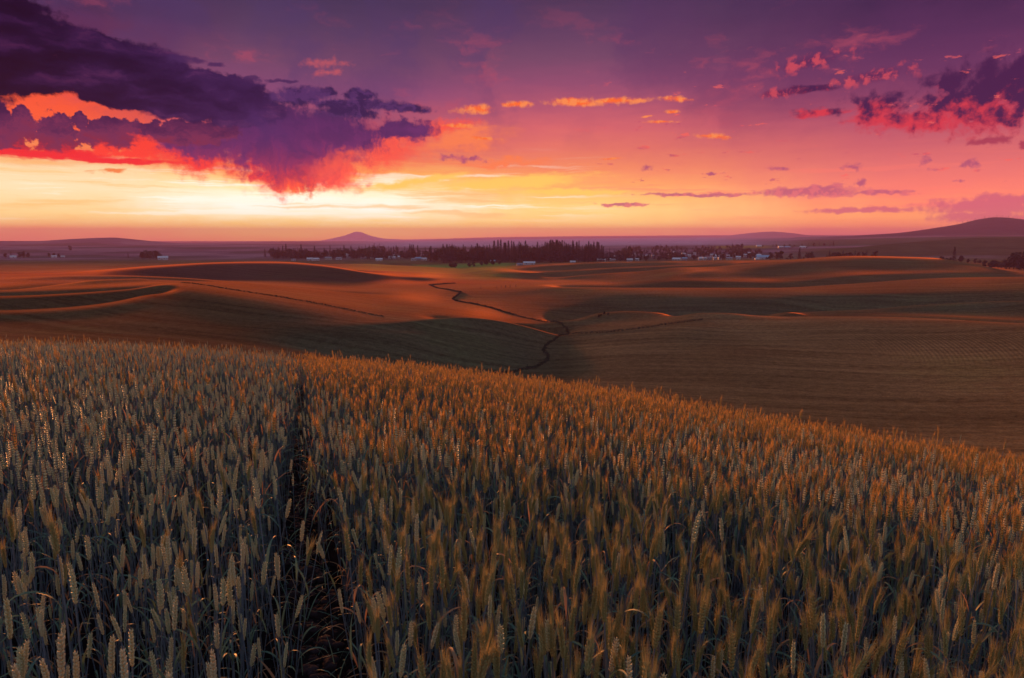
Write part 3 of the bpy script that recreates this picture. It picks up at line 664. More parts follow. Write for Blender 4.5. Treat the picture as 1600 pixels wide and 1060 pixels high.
def wheat_parts(rs, bearded, lod):
    """stem, ear, awns and leaves of one plant; roots at the origin"""
    H = rs.uniform(.80, .90); lean = rs.uniform(-.05, .05), rs.uniform(-.05, .05)
    nod = rs.uniform(.0, .28) if not bearded else rs.uniform(0, .35); yaw = rs.uniform(0, 6.28)
    L = rs.uniform(.080, .105)
    stem_pts = [Vector((lean[0]*t*t, lean[1]*t*t, H*t)) for t in np.linspace(0, 1, 6 if lod == 0 else 3)]
    stem, ear, awn, leaf, dry = Geo(), Geo(), Geo(), Geo(), Geo()
    stem.add(tube(stem_pts, [.0019]*len(stem_pts) if lod == 0 else [.0022]*len(stem_pts), 5 if lod == 0 else 3))
    tip = stem_pts[-1]; d = (stem_pts[-1]-stem_pts[-2]).normalized()
    bend = Vector((math.cos(yaw), math.sin(yaw), 0)); fy = yaw+rs.uniform(-.6, .6)
    nodes = 11 if lod == 0 else (7 if lod == 1 else 4)
    p = tip.copy(); pts = [p.copy()]; dirs = []
    for i in range(nodes):
        dd = (d+bend*nod*(i/nodes)**1.3).normalized(); dirs.append(dd); p = p+dd*(L/nodes); pts.append(p.copy())
    flat = Vector((math.cos(fy+1.3), math.sin(fy+1.3), 0))
    for i in range(nodes):
        dd = dirs[i]; sd = (flat-dd*flat.dot(dd)).normalized(); fr = dd.cross(sd)
        env = math.sin(math.pi*min(1, (i+.9)/(nodes+.6)))**.45
        s_ = 1 if i % 2 else -1
        big = (1.0 if lod == 0 else 11/nodes)
        if lod < 2:
            for sx, fx in ((s_, 0), (s_*.15, .8), (s_*.15, -.8), (-s_*.75, 0)):
                ax = (dd+sd*sx*.55+fr*fx*.36).normalized()
                sdv = (sd*sx+fr*fx).normalized()
                ear.add(spindle(pts[i]+(sd*sx+fr*fx)*.0027*env, ax, sdv, .0135*big**.6, (.0034)*env*(1.1 if lod else 1), .0036*env*big**.5, lod))
        else:
            ear.add(spindle(pts[i], dd, sd, L/nodes*1.5, .0062*env, .005*env, 1))
        if bearded:
            na = (7, 5, 3)[lod]
            for k in range(na):
                a = rs.uniform(0, 6.28); spread = rs.uniform(.08, .26)
                rad = (sd*math.cos(a)+fr*math.sin(a)); ln = rs.uniform(.055, .085)*(1-.25*i/nodes)
                w = (.00034, .0007, .0015)[lod]
                b0 = pts[i]+rad*.004+dd*.008; b1 = b0+(dd+rad*spread).normalized()*ln*.5; b2 = b1+(dd+rad*spread*1.3+Vector((0, 0, .05))).normalized()*ln*.5
                sv = rad.cross(dd).normalized()*w
                n = len(awn.V); awn.V += [tuple(b0-sv), tuple(b0+sv), tuple(b1+sv*.8), tuple(b1-sv*.8), tuple(b2)]
                awn.F += [(n, n+1, n+2, n+3), (n+3, n+2, n+4)]; awn.M += [0, 0]
        elif lod == 0 and i > nodes-4:
            for k in range(2):
                b0 = pts[i]+dd*.010; b1 = b0+(dd+sd*rs.uniform(-.3, .3)).normalized()*rs.uniform(.006, .014)
                sv = fr*.0004; n = len(ear.V); ear.V += [tuple(b0-sv), tuple(b0+sv), tuple(b1)]; ear.F.append((n, n+1, n+2)); ear.M.append(0)
    for k in range(rs.choice((1, 2, 2, 3)) if lod == 0 else (2 if lod == 1 else 1)):
        hz = H*(.80 if k == 0 else (.52, .34)[k-1]) if lod < 2 else H*.75
        b = Vector((lean[0]*(hz/H)**2, lean[1]*(hz/H)**2, hz+rs.uniform(-.04, .03)))
        g_ = dry if (k == 2 or rs.random() < .14) else leaf
        g_.add(blade(b, rs.uniform(0, 6.28), rs.uniform(.12, .24), rs.uniform(.0034, .0056)*(1 if lod == 0 else 1.15), rs.uniform(.9, 1.4), rs.uniform(1.2, 3.1), 9 if lod == 0 else 4, rs.uniform(-.9, .9)))
    return dict(stem=stem, ear=ear, awn=awn, leaf=leaf, dry=dry)
def whole_plant(seed, bearded, lod):
    rs = random.Random(seed); pr = wheat_parts(rs, bearded, lod); al = Geo()
    for k, mi in (('stem', 0), ('ear', 1), ('awn', 2), ('leaf', 3), ('dry', 4)):
        if pr[k].V: al.add((pr[k].V, pr[k].F), mi)
    return mesh_from('wheat', al.V, al.F, [M_STEM, M_EARB if bearded else M_EAR, M_AWN0 if lod == 0 else M_AWN, M_LEAF, M_DRY], midx=al.M)

TRACK = math.radians(-17.6)                                            # bearing of the tramline through the crop
def off_track(x, y):
    """sideways distance to the two bare wheel tracks"""
    d = x*math.cos(TRACK)-y*math.sin(TRACK)
    return d
def scatter():
    """where the stalks grow: drill rows 15 cm apart, nothing in the wheel track, thinner far off"""
    pts = []
    for r0, r1, dens, in ((.75, 3.2, 240), (3.2, 7, 190), (7, 13, 135), (13, 22, 90), (22, 44, 52)):
        half = .88 if r0 < 3 else .78
        n = int(dens*half*(r1*r1-r0*r0))
        r = np.sqrt(RNG.uniform(r0*r0, r1*r1, n)); a = RNG.uniform(-half, half, n)
        pts.append(np.stack([r*np.sin(a), r*np.cos(a), r, a], 1))
    p = np.concatenate(pts)
    # pull into rows that run nearly along the track
    c, s = math.cos(TRACK+.02), math.sin(TRACK+.02)
    u = p[:, 0]*c-p[:, 1]*s; v = p[:, 0]*s+p[:, 1]*c
    row = np.round(u/.17)*.17; near = p[:, 2] < 12
    u2 = np.where(near, row+(u-row)*.55+RNG.normal(0, .008, len(u)), u)
    x = u2*c+v*s; y = -u2*s+v*c
    d = off_track(x, y)
    wob = .05*np.sin(v*1.3+.5)+.035*np.sin(v*3.7+1)
    wd = np.interp(np.hypot(x, y), [1, 2.2, 4, 7, 20], [.165, .145, .10, .075, .06])
    keep = (np.abs(d+wob) > wd+RNG.uniform(-.03, .04, len(d)))
    keep &= ~((np.abs(d+wob) < wd*1.9) & (RNG.random(len(d)) < .45))
    # keep the tripod clear
    keep &= np.hypot(x, y) > .95
    # patchy stand
    t = np.sin(x*1.3+np.sin(y*.9))*np.sin(y*1.1+np.sin(x*.7)*1.4)
    keep &= RNG.random(len(x)) > .20-.26*t
    x, y, d = x[keep], y[keep], d[keep]; r = np.hypot(x, y)
    keep2 = r < np.interp(np.arctan2(x, y), _np[:, 0], NEARR)*1.75
    x, y, d, r = x[keep2], y[keep2], d[keep2], r[keep2]
    z = gz_arr(np.arctan2(x, y), r)
    right = np.clip((d+.3)/.75, 0, 1)
    mixn = .5+.5*np.sin(x*.8+1.2*np.sin(y*.55+.6))*np.sin(y*.6+x*.3)
    pb = right*(.12+.72*mixn)+.05+np.clip((r-6)/9, 0, .62)*(.35+.65*right)
    bearded = RNG.random(len(x)) < pb
    return x, y, z, r, d, bearded

def build_wheat():
    x, y, z, r, d, bd = scatter()
    order = np.argsort(r); x, y, z, r, d, bd = [a[order] for a in (x, y, z, r, d, bd)]
    n = len(x); yaw = RNG.uniform(0, 6.28, n)
    lod_ = np.where(RNG.random(n) < .035, 5.0, 1.0); tx = RNG.normal(0, .07, n)*lod_; ty = RNG.normal(.02, .075, n)*lod_
    lodn = np.where(r < 4.2, 0, np.where(r < 11, 1, 2))
    sc = RNG.normal(.98, .095, n)*np.where(r < 11, 1, 1.04)
    sc *= np.where(bd & (r < 12), 1.03, 1.0)
    rare = RNG.random(n) < .08; sc = np.where(rare, sc*.78, sc)
    # which plants show largest: in the frame, nearest first
    ph = np.arctan2(x, y); hz = z+.88*sc-CAMZ
    depth = y*math.cos(PITCH)-hz*math.sin(PITCH); up = y*math.sin(PITCH)+hz*math.cos(PITCH)
    ix = 800+FPX*x/depth; iy = 530-FPX*up/depth
    inframe = (ix > 8) & (ix < 1592) & (iy < 1045)
    pick = np.where(inframe)[0]
    nb, ng = [i for i in pick if bd[i]][:140], [i for i in pick if not bd[i]][:150]
    chosen = set(nb)|set(ng)
    # ---- individual plants
    protos = {}
    def proto(b, k):
        rs = random.Random(900+k+50*b); pr = wheat_parts(rs, b, 0); d_ = {}
        d_['stem'] = mesh_from('stem', pr['stem'].V, pr['stem'].F, [M_STEM])
        d_['ear'] = mesh_from('ear', pr['ear'].V, pr['ear'].F, [M_EARB if b else M_EAR])
        if b: d_['awns'] = mesh_from('awns', pr['awn'].V, pr['awn'].F, [M_AWN0])
        nl = 0
        for kk, mm in (('leaf', M_LEAF), ('dry', M_DRY)):
            V_, F_ = pr[kk].V, pr[kk].F
            for q in range(0, len(V_), 30):                                # each blade a leaf of its own (30 points)
                d_['leaf', nl] = mesh_from('leaf', V_[q:q+30], [tuple(i-q for i in f) for f in F_ if q <= f[0] < q+30], [mm]); nl += 1
        return d_
    for b in (0, 1):
        for k in range(7): protos[b, k] = proto(bool(b), k)
    for i in sorted(chosen):
        b = int(bd[i]); right = d[i] > 0
        root = bpy.data.objects.new('wheat_plant', None); COL.objects.link(root); root.empty_display_size = .1
        root.location = (x[i], y[i], z[i]-.01); root.rotation_euler = (tx[i], ty[i], yaw[i]); root.scale = (sc[i],)*3
        side = 'right of the bare soil track' if right else 'left of the bare soil track'
        if b: tag(root, 'bearded golden wheat plant '+side, 'wheat plant', 'near bearded wheat '+side)
        else: tag(root, 'beardless grey-green wheat plant '+side, 'wheat plant', 'near beardless wheat '+side)
        for nm, me in protos[b, i % 7].items():
            c = bpy.data.objects.new(nm if isinstance(nm, str) else nm[0], me); COL.objects.link(c); c.parent = root
    # ---- the rest of the crop as one mass
    rest = np.array([i for i in range(n) if i not in chosen])
    src = bpy.data.collections.new('wheat_sources'); k = 0
    NV = (6, 5, 4); base_idx = {}
    for b in (0, 1):
        for l in (0, 1, 2):
            base_idx[b, l] = k
            for q in range(NV[l]):
                o = bpy.data.objects.new('wheat_%02d' % k, whole_plant(100*b+10*l+q+5, bool(b), l)); src.objects.link(o); k += 1
    idx = np.array([base_idx[int(bd[i]), int(lodn[i])]+random.randrange(NV[int(lodn[i])]) for i in rest], dtype=np.int32)
    me = bpy.data.meshes.new('wheat_field'); me.vertices.add(len(rest))
    me.vertices.foreach_set('co', np.stack([x[rest], y[rest], z[rest]-.01], 1).astype(np.float32).ravel())
    a = me.attributes.new('rot', 'FLOAT_VECTOR', 'POINT'); a.data.foreach_set('vector', np.stack([tx[rest], ty[rest], yaw[rest]], 1).astype(np.float32).ravel())
    a = me.attributes.new('scl', 'FLOAT', 'POINT'); a.data.foreach_set('value', sc[rest].astype(np.float32))
    a = me.attributes.new('pick', 'INT', 'POINT'); a.data.foreach_set('value', idx)
    o = tag(obj('wheat_field', me), kind='stuff')
    ng = bpy.data.node_groups.new('sow', 'GeometryNodeTree')
    ng.interface.new_socket('Geometry', in_out='INPUT', socket_type='NodeSocketGeometry'); ng.interface.new_socket('Geometry', in_out='OUTPUT', socket_type='NodeSocketGeometry')
    N = ng.nodes; i_ = N.new('NodeGroupInput'); o_ = N.new('NodeGroupOutput')
    ci = N.new('GeometryNodeCollectionInfo'); ci.inputs['Collection'].default_value = src
    ci.inputs['Separate Children'].default_value = True; ci.inputs['Reset Children'].default_value = True
    ip = N.new('GeometryNodeInstanceOnPoints'); ip.inputs['Pick Instance'].default_value = True
    def attr(nm, ty):
        t = N.new('GeometryNodeInputNamedAttribute'); t.data_type = ty; t.inputs['Name'].default_value = nm; return t.outputs['Attribute']
    e2r = N.new('FunctionNodeEulerToRotation'); L_ = ng.links.new
    L_(attr('rot', 'FLOAT_VECTOR'), e2r.inputs[0]); L_(e2r.outputs[0], ip.inputs['Rotation'])
    L_(attr('scl', 'FLOAT'), ip.inputs['Scale']); L_(attr('pick', 'INT'), ip.inputs['Instance Index'])
    L_(i_.outputs[0], ip.inputs['Points']); L_(ci.outputs[0], ip.inputs['Instance']); L_(ip.outputs[0], o_.inputs[0])
    md = o.modifiers.new('sow', 'NODES'); md.node_group = ng
    print('wheat', n, 'individual', len(chosen))
build_wheat()

# ------------------------------------------------------------------ crumbly soil, straw and weeds in the wheel track
def track_floor():
    rs = random.Random(31); V, F, V2, F2, M2 = [], [], [], [], []
    ux, uy = math.sin(TRACK), math.cos(TRACK)
    bm = bmesh.new(); bmesh.ops.create_icosphere(bm, subdivisions=2, radius=1); ico = ([v.co.copy() for v in bm.verts], [tuple(v.index for v in f.verts) for f in bm.faces]); bm.free()
    for i in range(900):
        t = 1.2+9*rs.random()**1.6; w = rs.gauss(0, .10)-.05*math.sin(t*1.3+.5)-.035*math.sin(t*3.7+1)
        x, y = ux*t+uy*w, uy*t-ux*w; z = ground_z(math.atan2(x, y), math.hypot(x, y)); s_ = rs.uniform(.006, .028)*(1 if rs.random() < .85 else 1.7)
        ph = [rs.uniform(0, 6.28) for _ in range(3)]; k = len(V); sc = (rs.uniform(.8, 1.5), rs.uniform(.8, 1.5), rs.uniform(.5, .9))
        for v in ico[0]:
            r = 1+.22*math.sin(v.x*4+ph[0])*math.sin(v.y*4+ph[1])+.18*math.sin(v.z*7+ph[2]+v.x*5)
            V.append((x+v.x*r*s_*sc[0], y+v.y*r*s_*sc[1], z+v.z*r*s_*sc[2]+s_*.1))
        F.extend(tuple(j+k for j in f) for f in ico[1])
    tag(obj('soil', mesh_from('soil', V, F, [pmat('clod_soil', (.040, .024, .026), .95, .1, .4, 30, bump=.4)])), kind='stuff')
    for i in range(800):
        t = 1.2+13*rs.random()**1.5; e = rs.choice((-1, 1))*abs(rs.gauss(.10, .07)) if rs.random() < .8 else rs.gauss(0, .1)
        w = e-.05*math.sin(t*1.3+.5)-.035*math.sin(t*3.7+1); x, y = ux*t+uy*w, uy*t-ux*w; z = ground_z(math.atan2(x, y), math.hypot(x, y))
        dry = rs.random() < .45
        b = blade((x, y, z-.01), rs.uniform(0, 6.28), rs.uniform(.07, .30), rs.uniform(.0015, .0042), rs.uniform(.15, 1.4) if not dry else rs.uniform(.05, .8), rs.uniform(.5, 2.2), 5, rs.uniform(-1, 1))
        k = len(V2); V2.extend(b[0]); F2.extend(tuple(j+k for j in f) for f in b[1]); M2 += [1 if dry else 0]*len(b[1])
    tag(obj('weeds', mesh_from('weeds', V2, F2, [M_LEAF, M_DRY], midx=M2)), kind='stuff')
track_floor()

# ------------------------------------------------------------------ trees
def leafcloud(rs, centers, n, size, jit=1.0):
    """many small leaf faces round the given clump centres (c, radius)"""
    V = []; F = []
    for i in range(n):
        c, r = centers[rs.randrange(len(centers))]
        while True:
            d = Vector((rs.uniform(-1, 1), rs.uniform(-1, 1), rs.uniform(-1, 1)))
            if .35 < d.length < 1: break
        p = Vector(c)+Vector((d.x*r[0], d.y*r[1], d.z*r[2]))
        a = Vector((rs.gauss(0, 1), rs.gauss(0, 1), rs.gauss(0, 1))).normalized(); b = a.orthogonal().normalized(); s_ = size*rs.uniform(.6, 1.4)
        k = len(V); V += [tuple(p+a*s_), tuple(p+b*s_*.8), tuple(p-a*s_), tuple(p-b*s_*.8)]; F.append((k, k+1, k+2, k+3))
    return V, F
def broadleaf(seed, H=12, W=5.0, n=520, low=.12):
    rs = random.Random(seed); cl = []
    for i in range(rs.randint(9, 13)):
        a = rs.uniform(0, 6.28); h = rs.uniform(low+.1, .9); rr = W*.62*math.sin(math.pi*min(.98, .18+h*.82))**.7*rs.uniform(.3, 1)
        s_ = W*rs.uniform(.3, .5)
        cl.append(((rr*math.cos(a), rr*math.sin(a), H*h), (s_, s_, s_*.8)))
    V, F = leafcloud(rs, cl, n, H*.062)
    t = Geo(); t.add(tube([(0, 0, -.5), (0.1, 0, H*.3), (rs.uniform(-.3, .3), .2, H*.7)], [H*.03, H*.022, H*.01], 6))
    for c, r in cl[:5]: t.add(tube([(0, 0, H*.28), (c[0]*.5, c[1]*.5, c[2]*.75), c], [H*.012, H*.009, H*.004], 4))
    return (V, F), t
def conifer(seed, H=20, W=3.2, n=560):
    rs = random.Random(seed); V = []; F = []
    tiers = 13
    for i in range(n):
        t = rs.random()**.8; lev = math.floor(t*tiers)/tiers; r = W*(1-t)**.85*(.75+.25*math.sin(lev*37+seed))*(1-.35*((t*tiers) % 1))
        a = rs.uniform(0, 6.28); rr = r*math.sqrt(rs.uniform(.15, 1))*(1+.25*math.sin(a*3+seed+lev*9))
        z = H*(.08+.92*t)-rr*.22
        p = Vector((rr*math.cos(a), rr*math.sin(a), z)); o = Vector((math.cos(a), math.sin(a), -.35)).normalized(); s = Vector((-math.sin(a), math.cos(a), rs.uniform(-.3, .3)))
        l = W*.36*rs.uniform(.6, 1.3)*(1-.45*t); k = len(V)
        V += [tuple(p-s*l*.5), tuple(p+s*l*.5), tuple(p+o*l*1.1)]; F.append((k, k+1, k+2))
    k = len(V); V += [(-.12, 0, H*.93), (.12, 0, H*.93), (0, 0, H*1.02)]; F.append((k, k+1, k+2))
    t = Geo(); t.add(tube([(0, 0, -.5), (0, 0, H*.5), (0, 0, H*.97)], [H*.016, H*.011, H*.003], 5))
    return (V, F), t
M_CON = pmat('conifer_needles', (.028, .030, .030), .8, .2, .35, .4)
M_BRO = pmat('broadleaf_crown', (.044, .044, .032), .8, .2, .35, .4)
M_BARK = pmat('bark', (.06, .045, .035), .9, .1, .2, 2)
TREES = {}
for k in range(6):
    (V, F), t = conifer(40+k, 20, 2.9+.35*k, 620)
    TREES['conifer_tree', k] = (mesh_from('crown', V, F, [M_CON], smooth=False), mesh_from('trunk', t.V, t.F, [M_BARK]))
    (V, F), t = broadleaf(70+k, 12, 4.6+.4*k, 480)
    TREES['broadleaf_tree', k] = (mesh_from('crown', V, F, [M_BRO], smooth=False), mesh_from('trunk', t.V, t.F, [M_BARK]))
def tree(kind, x, r, H, label, group=None, W=1.0):
    k = random.randrange(6); c_, t_ = TREES[kind, k]; p = spot(x, r)
    o = bpy.data.objects.new(kind, None); COL.objects.link(o); o.location = p; o.rotation_euler = (0, 0, random.uniform(0, 6.28))
    f = H/(20 if kind[0] == 'c' else 12); o.scale = (f*W, f*W, f)
    for nm, me in (('crown', c_), ('trunk', t_)):
        q = bpy.data.objects.new(nm, me); COL.objects.link(q); q.parent = o
    return tag(o, label, 'tree', group)
C_, B_ = 'conifer_tree', 'broadleaf_tree'
# lone trees and the farm clumps on the left
for x, H, k in ((8, 9, B_), (17, 12, C_), (30, 11, B_), (36, 13, B_), (44, 10, B_)):
    tree(k, x, 1480, H, 'dark tree among the farm clump at the left edge of the far valley', 'trees of the far left farm clump')
tree(B_, 110, 2100, 15, 'lone round dark tree on the far left slope below the long low ridge')
for x, H, k in ((76, 9, B_), (84, 8, B_), (92, 7, B_)):
    tree(k, x, 1560, H, 'small dark tree beside the pale sheds of the second far left farm', 'trees of the second left farm')
tree(C_, 200, 1420, 11, 'small pointed tree standing alone left of the dark farm clump')
for x, H, k in ((222, 13, B_), (227, 15, B_), (233, 14, B_), (239, 15, C_), (243, 14, B_), (247, 13, B_)):
    tree(k, x, 1300, H, 'dark tree of the tight clump shading the white farmhouse on the left', 'trees of the farmhouse clump on the left')
tree(C_, 414, 1400, 17, 'lone dark conifer at the left end of the town trees')
# bushes by the meadow and beyond the fields
for x, H, r in ((706, 8.5, 935), (711, 8, 930), (733, 7.5, 950), (740, 6.5, 945), (752, 6.5, 965), (760, 8, 975), (770, 8, 980), (780, 7.5, 985)):
    tree(B_, x, r, H, 'round dark bush-like tree at the foot of the bright green meadow', 'round trees along the foot of the meadow', 1.25)
# right: clumps on the skyline of the big slope
for x, H, k in ((1204, 11, B_), (1214, 13, B_), (1220, 14, B_), (1236, 9, B_), (1249, 18, C_), (1262, 12, B_), (1268, 12, B_)):
    tree(k, x, 1130, H, 'dark tree in the ragged row between the town and the windbreak', 'ragged row of trees right of the town')
for i, x in enumerate((1296, 1303, 1310, 1317, 1322, 1329, 1336, 1342, 1349, 1354)):
    tree(B_ if i % 3 else C_, x, 1120, 11+3*(i % 3 == 0), 'tree of the dense dark windbreak behind the crest of the big slope', 'windbreak trees behind the big slope')
tree(B_, 1368, 1120, 13, 'dark rounded tree standing just off the right end of the windbreak')
for x, H, k in ((1472, 8, B_), (1480, 6, B_), (1486, 7, B_)):
    tree(k, x, 1060, H, 'low dark tree left of the tall pine beyond the right-hand slope', 'low trees by the tall pine')
tree(C_, 1491, 1060, 21, 'tall dark pine beyond the right-hand slope near the country road')
for x, H in ((1503, 10), (1514, 6), (1525, 6), (1532, 5)):
    tree(B_, x, 1060, H, 'small tree strung along the country road right of the tall pine', 'roadside trees right of the tall pine')
for x, H, k in ((1540, 9, B_), (1552, 9, B_), (1562, 8, B_), (1572, 10, B_), (1580, 15, B_), (1586, 18, B_), (1594, 17, C_), (1598, 19, B_), (1606, 17, B_), (1615, 15, B_), (1548, 7, B_), (1590, 12, B_)):
    tree(k, x, 960, H, 'tree of the dark grove at the right edge beyond the slope', 'grove at the right edge of the valley')
for x, H, k in ((1207, 9, C_), (1212, 8, B_), (1225, 7, B_), (1233, 8, B_), (1262, 10, C_), (1271, 9, B_), (1279, 13, C_), (1287, 9, B_), (1296, 14, C_), (1301, 15, C_), (1191, 6, B_), (1240, 6, B_), (1252, 7, B_)):
    tree(k, x, 2050, H, 'far dark tree of the broken line along the top of the green slope', 'broken line of far trees above the green slope')
for x in (1430, 1437, 1452, 1466, 1478, 1490, 1500, 1507, 1512, 1518, 1523, 1528, 1533, 1539, 1543, 1546, 1552, 1557, 1560, 1566, 1570, 1577, 1583, 1588, 1596):
    tree(C_, x+random.uniform(-1, 1), 4300, random.uniform(7, 13), 'tiny conifer on the skyline of the purple hill at the right', 'conifers on the skyline of the right-hand hill')
for x in (1182, 1186, 1189, 1193, 1198, 1204, 1209, 1214):
    tree(C_, x, 3300, 9, 'tiny conifer in the far row below the low mauve hill', 'far row of conifers below the low mauve hill')
# the town trees that can be told apart
rt = random.Random(5); nn = 0
def town_row(x0, x1, n, ra, rb, h0, h1, pc, label, group, kk=1.0):
    for i in range(n):
        x = x0+(x1-x0)*(i+rt.uniform(.1, .9))/n; k = C_ if rt.random() < pc else B_
        H = rt.uniform(h0, h1)*(1 if k == C_ else .72)
        tree(k, x, rt.uniform(ra, rb), H, label, group, kk)
town_row(424, 520, 30, 1270, 1420, 15, 26, .6, 'purple-tinged tree in the hazy left end of the town wood', 'trees of the hazy left end of the wood')
town_row(520, 672, 44, 1200, 1400, 14, 26, .5, 'dark tree standing among the pale houses left of the dense wood', 'trees among the left houses of the town')
town_row(672, 770, 26, 1080, 1180, 21, 31, .6, 'dark tree at the left front of the dense wood above the meadow', 'front trees of the dense wood', 1.15)
town_row(770, 945, 46, 1060, 1220, 24, 36, .9, 'tall dark spire-like conifer of the dense wood', 'tall conifers of the dense wood')
town_row(945, 1190, 74, 1130, 1520, 8, 16, .4, 'dark tree between the scattered houses on the right side of the town', 'trees among the right houses of the town')
# dense wood behind them: reads as one mass
def dense_wood():
    V, F = [], []; rs = random.Random(11)
    def put(me, p, s, yaw):
        n = len(V); c, s_ = math.cos(yaw), math.sin(yaw)
        for v in me[0]: V.append((p.x+(v[0]*c-v[1]*s_)*s, p.y+(v[0]*s_+v[1]*c)*s, p.z+v[2]*s))
        F.extend(tuple(i+n for i in f) for f in me[1])
    cons = [conifer(300+k, 20, 4.4, 260)[0] for k in range(4)]; bros = [broadleaf(330+k, 12, 5.6, 260)[0] for k in range(4)]
    for x0, x1, n, ra, rb, h0, h1, pc in ((425, 690, 300, 1240, 1480, 12, 22, .5), (560, 640, 30, 1700, 1900, 14, 22, .8), (690, 780, 200, 1080, 1420, 17, 27, .6), (770, 930, 420, 1080, 1420, 21, 34, .8), (925, 985, 90, 1120, 1400, 15, 25, .6), (950, 1190, 300, 1230, 1620, 7, 13, .25), (1030, 1075, 60, 1180, 1300, 9, 15, .3), (980, 1160, 90, 1650, 1900, 10, 17, .4), (1290, 1358, 40, 1100, 1180, 7, 10, .1), (1545, 1640, 60, 930, 1060, 5, 11, .1), (1196, 1276, 26, 1130, 1170, 4, 8, .1), (1225, 1260, 14, 1800, 1900, 4, 7, .1)):
        for i in range(n):
            x = rs.uniform(x0, x1); r = rs.uniform(ra, rb); H = rs.uniform(h0, h1)*(.78+.16*math.sin(x*.11)+.14*math.sin(x*.043+2))
            if rs.random() < pc: put(rs.choice(cons), spot(x, r), H/20, rs.uniform(0, 6))
            else: put(rs.choice(bros), spot(x, r), H/15, rs.uniform(0, 6))
    tag(obj('dense_wood', mesh_from('dense_wood', V, F, [M_CON], smooth=False)), kind='stuff')
dense_wood()

# ------------------------------------------------------------------ houses, barns and sheds of the town
WALLS = [pmat('pale_wall', (.62, .60, .62), .7, .3, .1, .5), pmat('cream_wall', (.50, .44, .36), .7, .3, .1, .5), pmat('grey_wall', (.30, .31, .36), .7, .3, .1, .5), pmat('red_wall', (.30, .12, .09), .7, .3, .1, .5)]
ROOFS = [pmat('metal_roof', (.56, .56, .58), .4, .5, .1, .5, metal=.3), pmat('grey_roof', (.26, .25, .28), .7, .3, .15, .5), pmat('blue_roof', (.18, .36, .50), .4, .5, .1, .5), pmat('dark_roof', (.10, .09, .10), .8, .2, .2, .5)]
M_GLASS = pmat('window_glass', (.06, .07, .09), .12, .8, .1, 1); M_DOOR = pmat('house_door', (.14, .09, .06), .6, .3, .1, 1)
def boxg(g_, x0, x1, y0, y1, z0, z1):
    V = [(x, y, z) for z in (z0, z1) for x, y in ((x0, y0), (x1, y0), (x1, y1), (x0, y1))]
    g_.add((V, [(3, 2, 1, 0), (4, 5, 6, 7), (0, 1, 5, 4), (1, 2, 6, 5), (2, 3, 7, 6), (3, 0, 4, 7)]))
def house(kind, x, r, L, D, h, pitch, wi, ri, yaw, label, cat, group=None, windows=3):
    p = spot(x, r); o = bpy.data.objects.new(kind, None); COL.objects.link(o)
    o.location = p-Vector((0, 0, .2)); o.rotation_euler = (0, 0, yaw-ray(x, 400)[0]); tag(o, label, cat, group)
    w = Geo(); boxg(w, -L/2, L/2, -D/2, D/2, -1, h)
    hr = D/2*pitch; w.add(([(-L/2, -D/2, h), (-L/2, D/2, h), (-L/2, 0, h+hr), (L/2, -D/2, h), (L/2, D/2, h), (L/2, 0, h+hr)], [(0, 2, 1), (3, 4, 5)]))
    obj('wall', mesh_from('wall', w.V, w.F, [WALLS[wi]], smooth=False), o)
    e = .45; t = .16; rf = Geo(); zl = h-e*pitch
    for s in (-1, 1):
        V = [(-L/2-e, s*(D/2+e), zl+.03), (L/2+e, s*(D/2+e), zl+.03), (L/2+e, 0, h+hr+.03), (-L/2-e, 0, h+hr+.03)]; V += [(a, b, c+t) for a, b, c in V]
        rf.add((V, [(0, 1, 2, 3), (7, 6, 5, 4), (0, 4, 5, 1), (1, 5, 6, 2), (3, 7, 4, 0)]))
    ro = obj('roof', mesh_from('roof', rf.V, rf.F, [ROOFS[ri]], smooth=False), o)
    for i in range(windows):
        g_ = Geo(); cx = -L/2+L*(i+.5)/max(windows, 1); boxg(g_, cx-.6, cx+.6, -D/2-.06, -D/2+.02, h*.42, h*.42+1.2)
        if i == 1 and windows > 1:
            g_ = Geo(); boxg(g_, cx-.5, cx+.5, -D/2-.06, -D/2+.02, 0, 2.1); obj('door', mesh_from('door', g_.V, g_.F, [M_DOOR], smooth=False), o)
        else: obj('window', mesh_from('window', g_.V, g_.F, [M_GLASS], smooth=False), o)
    return o
rh = random.Random(21)
def H1(x, r, L=11, wi=0, ri=0, yaw=0, label='', group=None, h=3.4, kind='house', cat='house', D=None, pitch=.5, windows=3):
    house(kind, x, r, L, D or L*.65, h, pitch, wi, ri, yaw, label, cat, group, windows)
H1(20, 1475, 9, 0, 0, .1, 'white farm shed in front of the trees at the far left edge', h=3, kind='barn', cat='barn', windows=1)
H1(84, 1500, 8, 0, 0, .2, 'pale shed of the second farm on the far left valley floor', h=3, kind='barn', cat='barn', windows=1)
H1(98, 1500, 6, 2, 0, -.3, 'small grey shed at the right end of the second far left farm', h=2.6, kind='shed', cat='shed', windows=1)
H1(254, 1270, 15, 0, 0, .05, 'long white farmhouse beside the dark tree clump on the left', h=3.6, kind='farmhouse', cat='farmhouse', windows=4)
H1(484, 1205, 10, 0, 0, .1, 'white house lowest at the left end of the town, in front of the purple trees', h=3)
H1(493, 1190, 10, 0, 0, .5, 'small pale house just right of the lowest left house of the town', h=3)
H1(458, 1195, 6, 0, 1, .2, 'tiny white cabin on the edge of the dark hill left of the town', h=2.4, kind='cabin', cat='cabin', windows=2)
H1(541, 1330, 12, 0, 0, .4, 'tall white two-storey house high among the left town trees', h=6.5)
H1(513, 1240, 11, 1, 1, -.2, 'cream house half hidden in the purple trees of the left town', h=3.4)
H1(529, 1235, 9, 0, 1, .3, 'pale house with grey roof under the tall white house', h=3.2)
H1(592, 1165, 11, 0, 0, .0, 'broad white-roofed house at the front edge of the left town', h=3.0)
